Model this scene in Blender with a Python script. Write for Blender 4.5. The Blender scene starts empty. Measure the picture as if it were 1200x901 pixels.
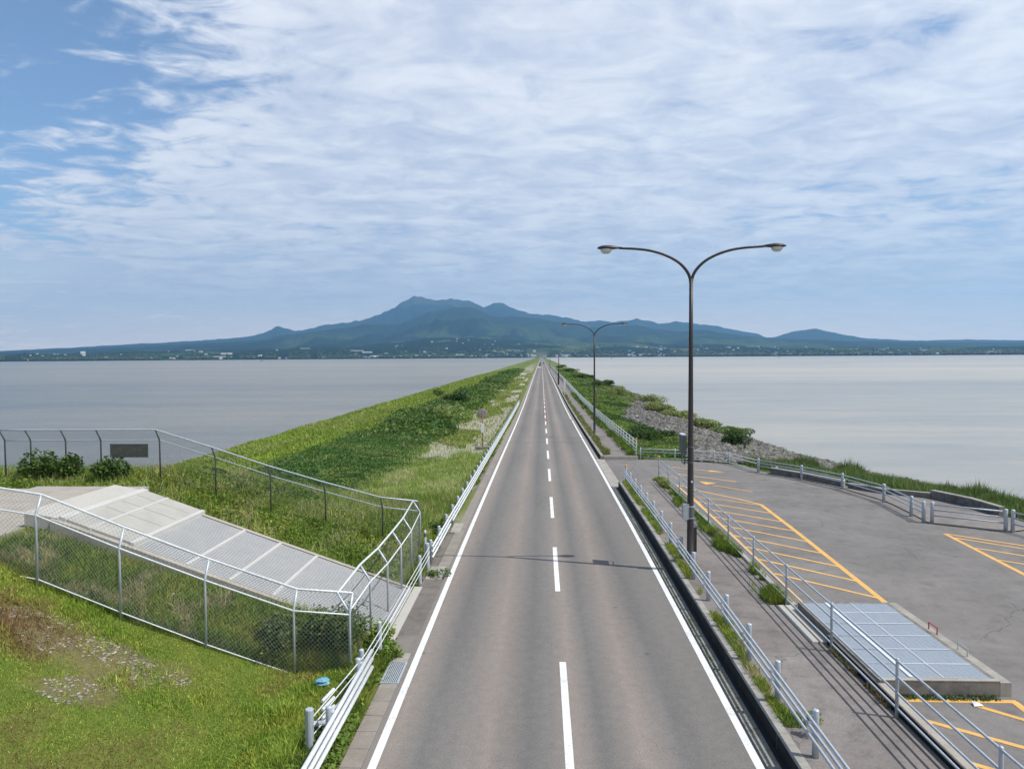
import bpy, math, random
import numpy as np
from mathutils import Vector, Matrix
random.seed(7); rng = np.random.default_rng(11)
sc = bpy.context.scene
COL = sc.collection
R = math.radians
PI = math.pi

# ------------------------------------------------------------------ helpers
def sstep(a, b, x):
    t = np.clip((np.asarray(x, float) - a) / (b - a), 0, 1)
    return t * t * (3 - 2 * t)

def _h(ix, iy, s):
    n = (ix.astype(np.int64) * 374761393 + iy.astype(np.int64) * 668265263 + s * 1274126177) & 0x7fffffff
    n = ((n ^ (n >> 13)) * 1274126177) & 0x7fffffff
    return ((n ^ (n >> 16)) & 0xffff) / 65535.0

def vn(x, y, s=0):
    x = np.asarray(x, float); y = np.asarray(y, float)
    ix = np.floor(x); iy = np.floor(y); fx = x - ix; fy = y - iy
    fx = fx * fx * (3 - 2 * fx); fy = fy * fy * (3 - 2 * fy)
    a = _h(ix, iy, s); b = _h(ix + 1, iy, s); c = _h(ix, iy + 1, s); d = _h(ix + 1, iy + 1, s)
    return (a * (1 - fx) + b * fx) * (1 - fy) + (c * (1 - fx) + d * fx) * fy

def fbm(x, y, o=4, s=0):
    r = 0; a = .5; t = 0
    for k in range(o):
        r = r + a * vn(np.asarray(x) * 2 ** k + 17.3 * k, np.asarray(y) * 2 ** k - 9.1 * k, s + k); t += a; a *= .5
    return r / t

def tag(o, label=None, cat=None, group=None, kind=None):
    if label: o['label'] = label
    if cat: o['category'] = cat
    if group: o['group'] = group
    if kind: o['kind'] = kind
    return o

def thing(name, label, cat, loc=(0, 0, 0), rz=0, group=None):
    o = bpy.data.objects.new(name, None); COL.objects.link(o)
    o.location = loc; o.rotation_euler = (0, 0, rz); o.empty_display_size = .2
    return tag(o, label, cat, group)

class MB:
    def __init__(s): s.v = []; s.f = []; s.mi = []; s.m = 0
    def add(s, vs, fs):
        n = len(s.v); s.v += [tuple(v) for v in vs]
        s.f += [tuple(i + n for i in f) for f in fs]; s.mi += [s.m] * len(fs); return s
    def box(s, x0, x1, y0, y1, z0, z1, M=None):
        vs = [(x, y, z) for z in (z0, z1) for y in (y0, y1) for x in (x0, x1)]
        if M is not None: vs = [tuple(M @ Vector(v)) for v in vs]
        return s.add(vs, [(0, 2, 3, 1), (4, 5, 7, 6), (0, 1, 5, 4), (2, 6, 7, 3), (0, 4, 6, 2), (1, 3, 7, 5)])
    def cbox(s, x0, x1, y0, y1, z0, z1, c=.01):
        # box with chamfered top rim
        a = [(x0, y0), (x1, y0), (x1, y1), (x0, y1)]; b = [(x0 + c, y0 + c), (x1 - c, y0 + c), (x1 - c, y1 - c), (x0 + c, y1 - c)]
        vs = [(x, y, z0) for x, y in a] + [(x, y, z1 - c) for x, y in a] + [(x, y, z1) for x, y in b]
        fs = [(3, 2, 1, 0)] + [(i, (i + 1) % 4, 4 + (i + 1) % 4, 4 + i) for i in range(4)] + [(4 + i, 4 + (i + 1) % 4, 8 + (i + 1) % 4, 8 + i) for i in range(4)] + [(8, 9, 10, 11)]
        return s.add(vs, fs)
    def tube(s, pts, r, n=8, cap=True):
        pts = [Vector(p) for p in pts]; rs = r if isinstance(r, (list, tuple)) else [r] * len(pts)
        ring = []; up = None; base = len(s.v); vs = []
        for i, p in enumerate(pts):
            d = (pts[min(i + 1, len(pts) - 1)] - pts[max(i - 1, 0)]).normalized()
            if up is None: up = Vector((0, 0, 1)) if abs(d.z) < .9 else Vector((1, 0, 0))
            a = d.cross(up).normalized(); b = a.cross(d).normalized()
            for k in range(n):
                t = 2 * PI * k / n; vs.append(p + (a * math.cos(t) + b * math.sin(t)) * rs[i])
        fs = []
        for i in range(len(pts) - 1):
            for k in range(n):
                fs.append((i * n + k, i * n + (k + 1) % n, (i + 1) * n + (k + 1) % n, (i + 1) * n + k))
        if cap:
            fs.append(tuple(range(n))[::-1]); fs.append(tuple((len(pts) - 1) * n + k for k in range(n)))
        return s.add(vs, fs)
    def lathe(s, prof, n=16, c=(0, 0, 0)):
        vs = []; fs = []
        for r, z in prof:
            for k in range(n):
                t = 2 * PI * k / n; vs.append((c[0] + r * math.cos(t), c[1] + r * math.sin(t), c[2] + z))
        for i in range(len(prof) - 1):
            for k in range(n): fs.append((i * n + k, i * n + (k + 1) % n, (i + 1) * n + (k + 1) % n, (i + 1) * n + k))
        fs.append(tuple(range(n))[::-1]); fs.append(tuple((len(prof) - 1) * n + k for k in range(n)))
        return s.add(vs, fs)
    def strip(s, L, Rr, z=None):
        # quads between two polylines
        vs = [v for p in zip(L, Rr) for v in p]
        return s.add(vs, [(2 * i, 2 * i + 1, 2 * i + 3, 2 * i + 2) for i in range(len(L) - 1)])
    def mesh(s, name, mats, smooth=False):
        me = bpy.data.meshes.new(name); me.from_pydata(s.v, [], s.f); 
        for m in (mats if isinstance(mats, (list, tuple)) else [mats]): me.materials.append(m)
        if any(s.mi): me.polygons.foreach_set('material_index', s.mi)
        if smooth: me.polygons.foreach_set('use_smooth', [True] * len(s.f))
        me.update(); return me
    def build(s, name, mats, parent=None, smooth=False, loc=None):
        o = bpy.data.objects.new(name, s.mesh(name, mats, smooth)); COL.objects.link(o)
        if parent: o.parent = parent
        if loc: o.location = loc
        return o

def np_mesh(name, V, F, mats, col=None, smooth=False, parent=None, attr='tint'):
    V = np.asarray(V, np.float32); F = np.asarray(F, np.int32)
    me = bpy.data.meshes.new(name); k = F.shape[1]
    me.vertices.add(len(V)); me.vertices.foreach_set('co', V.ravel())
    me.loops.add(F.size); me.loops.foreach_set('vertex_index', F.ravel())
    me.polygons.add(len(F)); me.polygons.foreach_set('loop_start', np.arange(0, F.size, k, dtype=np.int32))
    try: me.polygons.foreach_set('loop_total', np.full(len(F), k, np.int32))
    except Exception: pass
    if smooth: me.polygons.foreach_set('use_smooth', np.ones(len(F), bool))
    me.materials.append(mats); me.update(calc_edges=True); me.validate()
    if col is not None:
        a = me.color_attributes.new(attr, 'FLOAT_COLOR', 'POINT')
        c = np.ones((len(V), 4), np.float32); c[:, :3] = col; a.data.foreach_set('color', c.ravel())
    o = bpy.data.objects.new(name, me); COL.objects.link(o)
    if parent: o.parent = parent
    return o

# ------------------------------------------------------------------ materials
class NT:
    def __init__(s, name):
        s.m = bpy.data.materials.new(name); s.m.use_nodes = True; s.t = s.m.node_tree
        s.b = s.t.nodes['Principled BSDF']; s.out = s.t.nodes['Material Output']
    def n(s, typ, **k):
        nd = s.t.nodes.new(typ)
        for a, v in k.items():
            if a in nd.inputs: nd.inputs[a].default_value = v
            else: setattr(nd, a, v)
        return nd
    def l(s, a, b): s.t.links.new(a, b)
    def coord(s, which='Object', scale=(1, 1, 1)):
        tc = s.n('ShaderNodeTexCoord'); mp = s.n('ShaderNodeMapping'); mp.inputs['Scale'].default_value = scale
        s.l(tc.outputs[which], mp.inputs['Vector']); return mp.outputs['Vector']
    def noise(s, vec, scale, detail=4, rough=.6, dist=0):
        nd = s.n('ShaderNodeTexNoise'); nd.inputs['Scale'].default_value = scale; nd.inputs['Detail'].default_value = detail
        nd.inputs['Roughness'].default_value = rough; nd.inputs['Distortion'].default_value = dist
        s.l(vec, nd.inputs['Vector']); return nd.outputs['Fac']
    def ramp(s, fac, stops, interp='LINEAR'):
        nd = s.n('ShaderNodeValToRGB'); nd.color_ramp.interpolation = interp; e = nd.color_ramp.elements
        while len(e) < len(stops): e.new(.5)
        for i, (p, c) in enumerate(stops):
            e[i].position = p; e[i].color = (c if isinstance(c, (tuple, list)) else (c, c, c)) + ((1,) if not isinstance(c, (tuple, list)) or len(c) == 3 else ())
        s.l(fac, nd.inputs['Fac']); return nd.outputs['Color']
    def mix(s, fac, a, b, mode='MIX'):
        nd = s.n('ShaderNodeMix'); nd.data_type = 'RGBA'; nd.blend_type = mode
        for i, v in ((0, fac), (6, a), (7, b)):
            if hasattr(v, 'is_linked') or isinstance(v, bpy.types.NodeSocket): s.l(v, nd.inputs[i])
            elif i == 0: nd.inputs[i].default_value = v
            else: nd.inputs[i].default_value = tuple(v) + (1,) if len(v) == 3 else v
        return nd.outputs[2]
    def math(s, op, a, b=0, c=0):
        nd = s.n('ShaderNodeMath'); nd.operation = op
        for i, v in enumerate((a, b, c)):
            if isinstance(v, bpy.types.NodeSocket): s.l(v, nd.inputs[i])
            else: nd.inputs[i].default_value = v
        return nd.outputs[0]
    def bump(s, h, strength=.3, dist=.02):
        nd = s.n('ShaderNodeBump'); nd.inputs['Strength'].default_value = strength; nd.inputs['Distance'].default_value = dist
        s.l(h, nd.inputs['Height']); s.l(nd.outputs['Normal'], s.b.inputs['Normal']); return nd
    def base(s, c, rough=.8, metal=0, spec=.3):
        if isinstance(c, bpy.types.NodeSocket): s.l(c, s.b.inputs['Base Color'])
        else: s.b.inputs['Base Color'].default_value = tuple(c) + (1,)
        s.b.inputs['Roughness'].default_value = rough; s.b.inputs['Metallic'].default_value = metal
        s.b.inputs['Specular IOR Level'].default_value = spec; return s

def simple(name, c, rough=.6, metal=0, var=.12, scale=6, spec=.4, bump=0):
    t = NT(name); v = t.coord('Object'); f = t.noise(v, scale, 5, .65)
    lo = tuple(x * (1 - var) for x in c); hi = tuple(min(1, x * (1 + var)) for x in c)
    t.base(t.ramp(f, [(.3, lo), (.7, hi)]), rough, metal, spec)
    if bump: t.bump(t.noise(v, scale * 12, 3), bump, .005)
    return t.m

M = {}
# asphalt road with wheel tracks running along Y
def mk_road():
    t = NT('asphalt_road'); v = t.coord('Object')
    sx = t.n('ShaderNodeSeparateXYZ'); t.l(v, sx.inputs[0])
    wob = t.noise(t.coord('Object', (.5, .02, 1)), 1.0, 3)
    x = t.math('ADD', sx.outputs[0], t.math('MULTIPLY', t.math('SUBTRACT', wob, .5), .35))
    mr = t.n('ShaderNodeMapRange'); mr.inputs['From Min'].default_value = -3.5; mr.inputs['From Max'].default_value = 4.3
    t.l(x, mr.inputs['Value'])
    P = lambda X: (X + 3.5) / 7.8
    lt = (.222, .190, .166); dk = (.134, .129, .122); md = (.165, .153, .140)
    c = t.ramp(mr.outputs[0], [(P(-3.2), md), (P(-2.75), lt), (P(-2.1), dk), (P(-1.6), md), (P(-1.0), lt), (P(-.3), dk), (P(.15), md), (P(.55), lt), (P(1.05), dk), (P(1.75), lt), (P(2.5), dk), (P(3.1), md), (P(3.6), md)])
    big = t.ramp(t.noise(t.coord('Object', (1, .12, 1)), .5, 4), [(.3, .9), (.7, 1.1)])
    c = t.mix(1, c, big, 'MULTIPLY')
    sp = t.ramp(t.noise(v, 34, 3, .8), [(.3, .62), (.5, 1.0), (.72, 1.42)])
    c = t.mix(.85, c, sp, 'MULTIPLY')
    vs_ = t.n('ShaderNodeTexVoronoi'); vs_.inputs['Scale'].default_value = .55; t.l(v, vs_.inputs['Vector']); c = t.mix(t.ramp(vs_.outputs['Distance'], [(.02, .55), (.05, 0)]), c, (.06, .057, .054))
    sp2 = t.ramp(t.noise(v, 4.5, 5, .7), [(.3, .9), (.7, 1.1)])
    c = t.mix(1, c, sp2, 'MULTIPLY')
    # fine cracks, here and there
    vo = t.n('ShaderNodeTexVoronoi'); vo.feature = 'DISTANCE_TO_EDGE'; vo.inputs['Scale'].default_value = .32
    dv = t.n('ShaderNodeVectorMath'); dv.operation = 'ADD'; ns = t.n('ShaderNodeTexNoise'); ns.inputs['Scale'].default_value = 1.6; ns.inputs['Detail'].default_value = 6
    t.l(v, ns.inputs['Vector']); t.l(v, dv.inputs[0]); t.l(ns.outputs['Color'], dv.inputs[1]); t.l(dv.outputs[0], vo.inputs['Vector'])
    ck = t.ramp(vo.outputs['Distance'], [(0, 1), (.004, 0)])
    ms = t.ramp(t.noise(v, .22, 2), [(.55, 0), (.63, .7)])
    c = t.mix(t.math('MULTIPLY', ck, ms), c, (.05, .048, .046))
    t.base(c, .88, 0, .25); t.bump(t.noise(v, 90, 2), .25, .006); return t.m
M['road'] = mk_road()

def mk_asphalt(name, c0, c1, c2, stain=.35):
    t = NT(name); v = t.coord('Object')
    c = t.ramp(t.noise(v, .35, 6, .62, .6), [(.3, c0), (.5, c1), (.7, c2)])
    c = t.mix(.8, c, t.ramp(t.noise(v, 32, 3, .8), [(.3, .72), (.5, 1.0), (.72, 1.3)]), 'MULTIPLY')
    c = t.mix(1, c, t.ramp(t.noise(v, 2.2, 6, .7), [(.28, 1 - stain), (.5, 1.0), (.75, 1.12)]), 'MULTIPLY')
    vo = t.n('ShaderNodeTexVoronoi'); vo.feature = 'DISTANCE_TO_EDGE'; vo.inputs['Scale'].default_value = .16
    dv = t.n('ShaderNodeVectorMath'); dv.operation = 'ADD'; ns = t.n('ShaderNodeTexNoise'); ns.inputs['Scale'].default_value = 1.1; ns.inputs['Detail'].default_value = 7
    t.l(v, ns.inputs['Vector']); t.l(v, dv.inputs[0]); t.l(ns.outputs['Color'], dv.inputs[1]); t.l(dv.outputs[0], vo.inputs['Vector'])
    c = t.mix(t.math('MULTIPLY', t.ramp(vo.outputs['Distance'], [(0, 1), (.0035, 0)]), t.ramp(t.noise(v, .25, 2), [(.45, 0), (.55, .6)])), c, (.06, .056, .052))
    c = t.mix(t.ramp(t.noise(v, .9, 3, .5), [(.64, 0), (.74, .45)]), c, (.075, .07, .065))
    t.base(c, .9, 0, .2); t.bump(t.noise(v, 80, 2), .3, .006); return t.m
M['lot'] = mk_asphalt('asphalt_lot', (.145, .135, .127), (.170, .158, .149), (.20, .186, .174), .22)
M['walk'] = mk_asphalt('asphalt_walk', (.155, .137, .126), (.190, .170, .156), (.235, .214, .198), .3)
M['shoulder'] = mk_asphalt('asphalt_shoulder', (.13, .115, .10), (.165, .148, .132), (.2, .185, .165), .3)

def mk_conc(name, c, stain=(.12, .11, .09), k=.5, sc_=1.5, moss=None):
    t = NT(name); v = t.coord('Object')
    f = t.noise(v, sc_, 7, .7)
    col = t.mix(t.ramp(f, [(.42, 0), (.72, k)]), c, stain)
    col = t.mix(.7, col, t.ramp(t.noise(v, 28, 3, .8), [(.3, .78), (.7, 1.2)]), 'MULTIPLY')
    if moss: col = t.mix(t.ramp(t.noise(v, 5, 6, .7), [(.52, 0), (.62, .8)]), col, moss)
    t.base(col, .9, 0, .2); t.bump(t.noise(v, 40, 4), .35, .008); return t.m
M['conc'] = mk_conc('concrete_pale', (.33, .31, .275), (.13, .12, .10), .6)
M['conc_warm'] = mk_conc('concrete_warm', (.36, .325, .28), (.2, .17, .13))
M['conc_gutter'] = mk_conc('concrete_gutter', (.27, .255, .22), (.13, .12, .095), .6, 2.5, (.10, .12, .045))
M['gutter_left'] = mk_conc('concrete_gutter_brown', (.25, .225, .195), (.14, .12, .10), .6, 1.8)
M['conc_dark'] = mk_conc('concrete_stained', (.22, .20, .175), (.07, .06, .05), .9, 3)
M['conc_white'] = mk_conc('concrete_light', (.42, .40, .36), (.35, .33, .29), .4, 1.2)

def mk_paint(name, c, wear=.5):
    t = NT(name); v = t.coord('Object')
    f = t.noise(v, 26, 5, .75); w = t.ramp(t.noise(v, 1.3, 4), [(.4, 0), (.75, .16)])
    m = t.ramp(t.math('ADD', f, w), [(.60, 0), (.70, wear)])
    col = t.mix(m, c, (.2, .19, .18))
    col = t.mix(1, col, t.ramp(t.noise(v, 3, 5), [(.3, .86), (.7, 1.06)]), 'MULTIPLY')
    t.base(col, .7, 0, .35); return t.m
M['white_paint'] = mk_paint('white_road_paint', (.68, .68, .66))
M['yellow_paint'] = mk_paint('yellow_road_paint', (.66, .37, .10), .6)
M['red_paint'] = mk_paint('red_road_paint', (.33, .10, .075))

def mk_galv(name, c, rough=.5, metal=.25, streak=.2):
    t = NT(name); v = t.coord('Object'); v2 = t.coord('Object', (8, 8, 1))
    col = t.ramp(t.noise(v2, 2, 5, .7), [(.3, tuple(x * (1 - streak) for x in c)), (.7, tuple(min(.9, x * (1 + streak * .6)) for x in c))])
    t.base(col, rough, metal, .4); return t.m
M['galv'] = mk_galv('galvanised_steel', (.46, .50, .54), .5, .3)
M['galv_white'] = mk_galv('weathered_white_steel', (.62, .64, .65), .5, .1)
M['galv_dark'] = mk_galv('tarnished_steel', (.12, .125, .13), .6, .3)
M['bronze'] = mk_galv('dark_bronze_pole_paint', (.040, .032, .030), .45, .1, .35)
M['grate_blue'] = mk_galv('galvanised_grating', (.40, .45, .50), .55, .25, .12)
M['seam'] = simple('seam_steel', (.47, .49, .51), .5, .1)
M['wire'] = simple('fence_wire', (.45, .47, .47), .5, .4)
M['wire_dark'] = simple('fence_wire_dull', (.12, .125, .12), .6, .3)
M['rust'] = simple('rusty_pole', (.30, .11, .05), .8, 0, .35, 14)
M['orange'] = simple('amber_reflector', (.75, .30, .04), .35)
M['black'] = simple('dark_void', (.02, .02, .02), .9)
M['black_face'] = simple('stained_and_shade_concrete', (.016, .016, .015), .9, 0, .4, 3)  # dark-stained kerb faces; on the gutter floor it paints the kerb's shade
M['signback'] = simple('dull_metal_sign_back', (.27, .25, .25), .55, .3, .2, 5)
M['signdark'] = simple('dark_sign_panel', (.09, .09, .075), .6, .1, .3, 8)
M['white'] = simple('white_enamel', (.72, .72, .70), .4)
M['grey_box'] = simple('grey_enamel_box', (.36, .38, .39), .45)
M['lens'] = simple('frosted_lamp_glass', (.55, .55, .52), .2, 0, .05)
M['deckbase'] = simple('deck_underlay', (.2, .19, .175), .85, 0, .15, 2)
M['deck_under'] = mk_conc('deck_underside', (.30, .285, .26))
M['deckbar'] = simple('deck_grating_bar', (.43, .43, .42), .65, 0, .06, 2)
M['decksheet'] = simple('deck_sheet', (.35, .335, .30), .7, 0, .1, 1.5)
M['deckframe'] = simple('deck_frame', (.45, .44, .41), .6, .05, .06, 3)
M['glass'] = simple('car_glass', (.02, .025, .03), .1, 0, .1, 3, .6)
M['rubber'] = simple('rubber', (.03, .03, .03), .85)
M['bag'] = simple('blue_plastic', (.16, .36, .48), .35, 0, .3, 30)
M['paper'] = simple('white_paper', (.8, .8, .78), .8)
M['redlamp'] = simple('tail_lamp', (.4, .02, .02), .3)

def mk_foliage(name, trans=.28, rough=.65):
    t = NT(name); a = t.n('ShaderNodeAttribute'); a.attribute_name = 'tint'
    t.base(a.outputs['Color'], rough, 0, .25)
    tr = t.n('ShaderNodeBsdfTranslucent'); t.l(t.mix(1, a.outputs['Color'], (1.15, 1.2, .6), 'MULTIPLY'), tr.inputs['Color'])
    mx = t.n('ShaderNodeMixShader'); mx.inputs[0].default_value = trans
    t.l(t.b.outputs[0], mx.inputs[1]); t.l(tr.outputs[0], mx.inputs[2]); t.l(mx.outputs[0], t.out.inputs['Surface']); return t.m
M['leaf'] = mk_foliage('foliage')
def mk_attr(name, scale=6, bump=.4, rough=.95):
    t = NT(name); a = t.n('ShaderNodeAttribute'); a.attribute_name = 'tint'; v = t.coord('Object')
    c = t.mix(1, a.outputs['Color'], t.ramp(t.noise(v, scale, 6, .75), [(.25, .62), (.5, 1.0), (.78, 1.4)]), 'MULTIPLY')
    c = t.mix(.7, c, t.ramp(t.noise(v, scale * .12, 5, .7), [(.3, .75), (.7, 1.25)]), 'MULTIPLY')
    t.base(c, rough, 0, .12); t.bump(t.noise(v, scale * 2, 5, .7), bump, .05); return t.m
M['ground'] = mk_attr('earth_and_turf', 7, .6)
M['rock'] = mk_attr('riprap_rock', 5, .5)
M['bark'] = simple('woody_stem', (.10, .075, .05), .9, 0, .3, 20)

# ------------------------------------------------------------------ terrain functions
PY = np.array([-60, 0, 28, 45, 56, 67, 77, 95, 115, 135, 170, 240, 500, 8000.])
PZ = np.array([0, 0, 0, -.20, -.35, -.52, -.66, -.84, -.97, -.98, -.86, -.68, -.52, -.5])
def P(y): return np.interp(y, PY, PZ)
def L(y): return P(y) + .25 * (1 - sstep(33, 39.5, y))           # parking lot level
def W(y): return P(y) + np.where(np.asarray(y) < 45, .30, .25)  # footway level
EY = np.array([-60, 26, 28.5, 30, 31.5, 35, 38.5, 41.7, 44.6, 47.5, 48.9, 50.2, 51.5, 52.5, 8000])
EX = np.array([20.5, 20.3, 19.6, 17.6, 16.8, 16.8, 16.6, 15.6, 14.0, 13.2, 12.3, 9.6, 7.2, 6.9, 6.9])
def xe(y): return np.interp(y, EY, EX)
def zt(x, y):
    x = np.asarray(x, float); y = np.asarray(y, float); x, y = np.broadcast_arrays(x, y)
    p = P(y)
    LX = -np.array([3.4, 4.5, 7, 9.5, 13, 17, 20, 27, 33, 36, 45, 60, 5000.])
    LZ = np.array([-.03, -.06, -.28, -.5, -.15, .0, -.5, -1.75, -2.75, -3.75, -5, -6, -6])
    f = np.interp(-x, -LX, LZ) + p * np.clip(1 - (np.abs(x) - 8) / 16, 0, 1)
    f = f + (fbm(x * .35, y * .22, 3, 5) - .5) * .5 * sstep(6, 10, -x)
    GX = -np.array([3.4, 4.2, 5.6, 7.6, 9.6, 11.5, 13, 14.2, 26, 32, 40, 60, 5000.])
    G1 = np.array([-.03, -.05, -.16, .43, 1.06, 1.83, 2.6, 2.68, 2.55, .5, -4.5, -6, -6])
    G2 = np.array([-.03, -.1, .05, .42, .85, 1.3, 1.85, 2.25, 2.3, .3, -4.5, -6, -6])
    g1 = np.interp(-x, -GX, G1); dkz = np.interp(-x, [3.9, 12.4, 13.2, 20], [-.1, 2.55, 2.65, 2.65]); wk = sstep(16.3, 17.55, y); g1 = g1 * (1 - wk) + dkz * wk; g2 = np.interp(-x, -GX, G2); b = sstep(20.5, 23, y)
    g = g1 * (1 - b) + g2 * b
    k = sstep(27, 41, y)
    zl = g * (1 - k) + f * k
    e = xe(y); xs = np.interp(y, [-60, 33, 40, 49, 56, 67, 79, 101, 8000], [36, 34, 33, 32, 30, 28, 25.5, 25.2, 25.2])
    t = (x - e) / (xs - e)
    r = np.interp(t, [0, .1, .3, .6, 1, 1.3, 2, 500], [0, -.15, -.65, -1.7, -3.55, -4.6, -6, -6])
    lev = np.where(y < 51.5, L(y), p + .1)
    zr = np.where(t > 0, r + lev * np.clip(1 - t, 0, 1), lev - .14)
    zr = zr + (fbm(x * .4, y * .25, 3, 9) - .5) * .6 * sstep(.08, .4, t)
    z = np.where(x < -3.35, zl, np.where(x > 4.3, zr, p - .12))
    return z

WZ = -3.5
# ground colours (albedo of what covers the soil)
C_LAWN = np.array([.115, .150, .028]); C_LIGHT = np.array([.155, .185, .055]); C_DARK = np.array([.05, .09, .022]); C_SOIL = np.array([.15, .115, .065])
C_SAND = np.array([.30, .265, .20]); C_STONE = np.array([.36, .34, .29]); C_DRY = np.array([.28, .26, .16]); C_MUD = np.array([.17, .145, .11])
def lerp(a, b, t): t = np.asarray(t)[..., None]; return a * (1 - t) + b * t
def pale_mask(x, y):
    # bands of pale gravel and dry grass beside the road, slanting away from it
    u = (y + (x + 4) * 1.6)
    n = fbm(u / 11.0, x * .25, 3, 31); bands = sstep(.47, .54, n)
    m = bands * sstep(48, 56, y) * (1 - sstep(350, 900, y)) * sstep(-11.5, -10, x) * (1 - sstep(-4.6, -4.2, x))
    one = np.exp(-((y - 57.5 - (x + 6) * .3) / 2.2) ** 2) * sstep(-10.5, -9.5, x) * (1 - sstep(-4.9, -4.5, x)); return np.clip(m + one * 1.1, 0, 1)
def dark_mask(x, y):
    n = fbm(x * .16, y * .07, 4, 41)
    lo = -9.3 + 2.2 * (fbm(y * .12, x * 0, 3, 4) - .5); hi = -17.8 + 4 * (fbm(y * .08, x * 0 + 3, 3, 8) - .5)
    m = sstep(-.4, 1.6, lo - x) * sstep(-.5, 2.2, x - hi) * sstep(27.5, 31, y)
    hole = sstep(.50, .60, n) * sstep(45, 80, y)
    return m * (1 - .9 * hole)
def wallx(y): return np.interp(y, [26, 28, 31, 33.3, 35.7, 39.5, 42.4, 45.2, 48, 52], [19.6, 19.4, 19.4, 19.2, 18.2, 16.6, 15.6, 14.0, 13, 12])
def bare_mask(x, y):
    # worn cobble patches on the lawn bank
    n = fbm(x * .8, y * 1.1, 5, 51)
    g = np.exp(-((x + 10.2) / 1.5) ** 2 - ((y - 14.5) / .9) ** 2) + .8 * np.exp(-((x + 8.2) / .9) ** 2 - ((y - 14.2) / .6) ** 2) + .8 * np.exp(-((x + 8.8) / .8) ** 2 - ((y - 13.2) / .45) ** 2) + .5 * np.exp(-((x + 10.5) / 2.) ** 2 - ((y - 17.0) / .7) ** 2)
    return sstep(.40, .85, g + (n - .5) * 2.0) * .78 * sstep(-6.0, -7.2, x) * (1 - sstep(22, 24, y))
def rock_mask(x, y):
    e = xe(y); xs = np.interp(y, [0, 56, 67, 79, 101], [32, 30, 28, 25.5, 25.2]); t = (x - e) / (xs - e)
    n = fbm(x * .13, y * .07, 4, 61)
    near = sstep(43, 47, y) * (1 - sstep(125, 190, y))
    thr = np.interp(y, [50, 58, 66, 78, 90, 100, 115, 140], [.08, .20, .34, .18, .18, .30, .42, .60])
    m = sstep(thr - .05, thr + .06, t + (n - .5) * .42) * (t < 1.2) * near
    edge = sstep(.86, .97, t + (n - .5) * .2) * (t < 1.3) * sstep(60, 80, y)
    return np.clip(m + edge, 0, 1)

# ground mesh
xs_ = np.unique(np.concatenate([np.arange(-60, -24, 2.), np.arange(-24, -3.4, .35), np.arange(-3.35, 4.4, .6), [-3.36, 4.29, 4.31], np.arange(4.6, 30, .5), np.arange(30, 61, 2.), [-400, -150, -90, 90, 150, 400]]))
ys_ = np.concatenate([np.arange(-30, 8, 3.), np.arange(8, 64, .45), 64 * np.exp(np.arange(0, 4.45, .0125))])
GXm, GYm = np.meshgrid(xs_, ys_)
GZ = zt(GXm, GYm)
nx, ny = len(xs_), len(ys_)
Vg = np.stack([GXm.ravel(), GYm.ravel(), GZ.ravel()], 1)
ii = (np.arange(ny - 1)[:, None] * nx + np.arange(nx - 1)[None, :]).ravel()
Fg = np.stack([ii, ii + 1, ii + nx + 1, ii + nx], 1)
x, y, z = Vg.T
fade = sstep(300, 1200, y)
c = lerp(np.tile(C_LIGHT, (len(x), 1)) * .8, C_LAWN, sstep(-9, -12, x))
c = lerp(c, np.array([.125, .165, .035]), sstep(-20, -23, x))
c = lerp(c, C_DARK * 1.1, dark_mask(x, y))
c = lerp(c, C_DRY, sstep(.55, .7, fbm(x * .2, y * .1, 4, 71)) * .5)
c = lerp(c, C_STONE, pale_mask(x, y) * .9)
c = lerp(c, C_LAWN * .85, (y < 27) & (x < -3.4))
c = lerp(c, C_SOIL, bare_mask(x, y) * (y < 27) * .95)
right = x > 4.3
cr = lerp(np.tile(np.array([.075, .12, .03]), (len(x), 1)), np.array([.16, .17, .07]), sstep(.45, .62, fbm(x * .18, y * .09, 4, 81)))
cr = lerp(cr, C_STONE * .4, rock_mask(x, y))
c = np.where(right[:, None], cr, c)
c = lerp(c, C_SAND, sstep(-2.95, -3.15, z + (fbm(x * .3, y * .2, 3, 2) - .5) * .5) * (x < 0))
c = lerp(c, C_MUD, sstep(-3.3, -3.5, z))
c = lerp(c, np.array([.13, .12, .10]), (z < -3.3) & right)
ground = np_mesh('ground', Vg, Fg, M['ground'], c, True); tag(ground, kind='structure')

# ------------------------------------------------------------------ road and paved sheets
def ysub(a, b, st=4.):
    out = [a]; s_ = st
    while out[-1] + s_ < b:
        out.append(out[-1] + s_)
        if out[-1] > 150: s_ = min(60, s_ * 1.15)
    out.append(b); return out
def ribbon(name, x0, x1, ya, yb, dz, mat, lev=P, st=4., build=True, mb=None):
    mb = mb or MB(); Y = ysub(ya, yb, st)
    mb.strip([(x0, q, float(lev(q)) + dz) for q in Y], [(x1, q, float(lev(q)) + dz) for q in Y]); 
    return tag(mb.build(name, mat), kind='structure') if build else mb
ribbon('road', -3.12, 3.80, -30, 5300, 0, M['road'])
mb = MB()
ribbon('', -3.005, -2.855, -10, 5200, .004, None, build=False, mb=mb)
ribbon('', 3.60, 3.75, -10, 88, .004, None, build=False, mb=mb)
ribbon('', 3.55, 3.70, 89, 5200, .004, None, build=False, mb=mb)
k = 0; yy = 1.4
while yy < 1500:
    mb.m = 0; ribbon('', .375, .525, yy, yy + 5, .005, None, build=False, mb=mb, st=2.5); yy += 10
tag(mb.build('road_marking', M['white_paint']), kind='structure')
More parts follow.
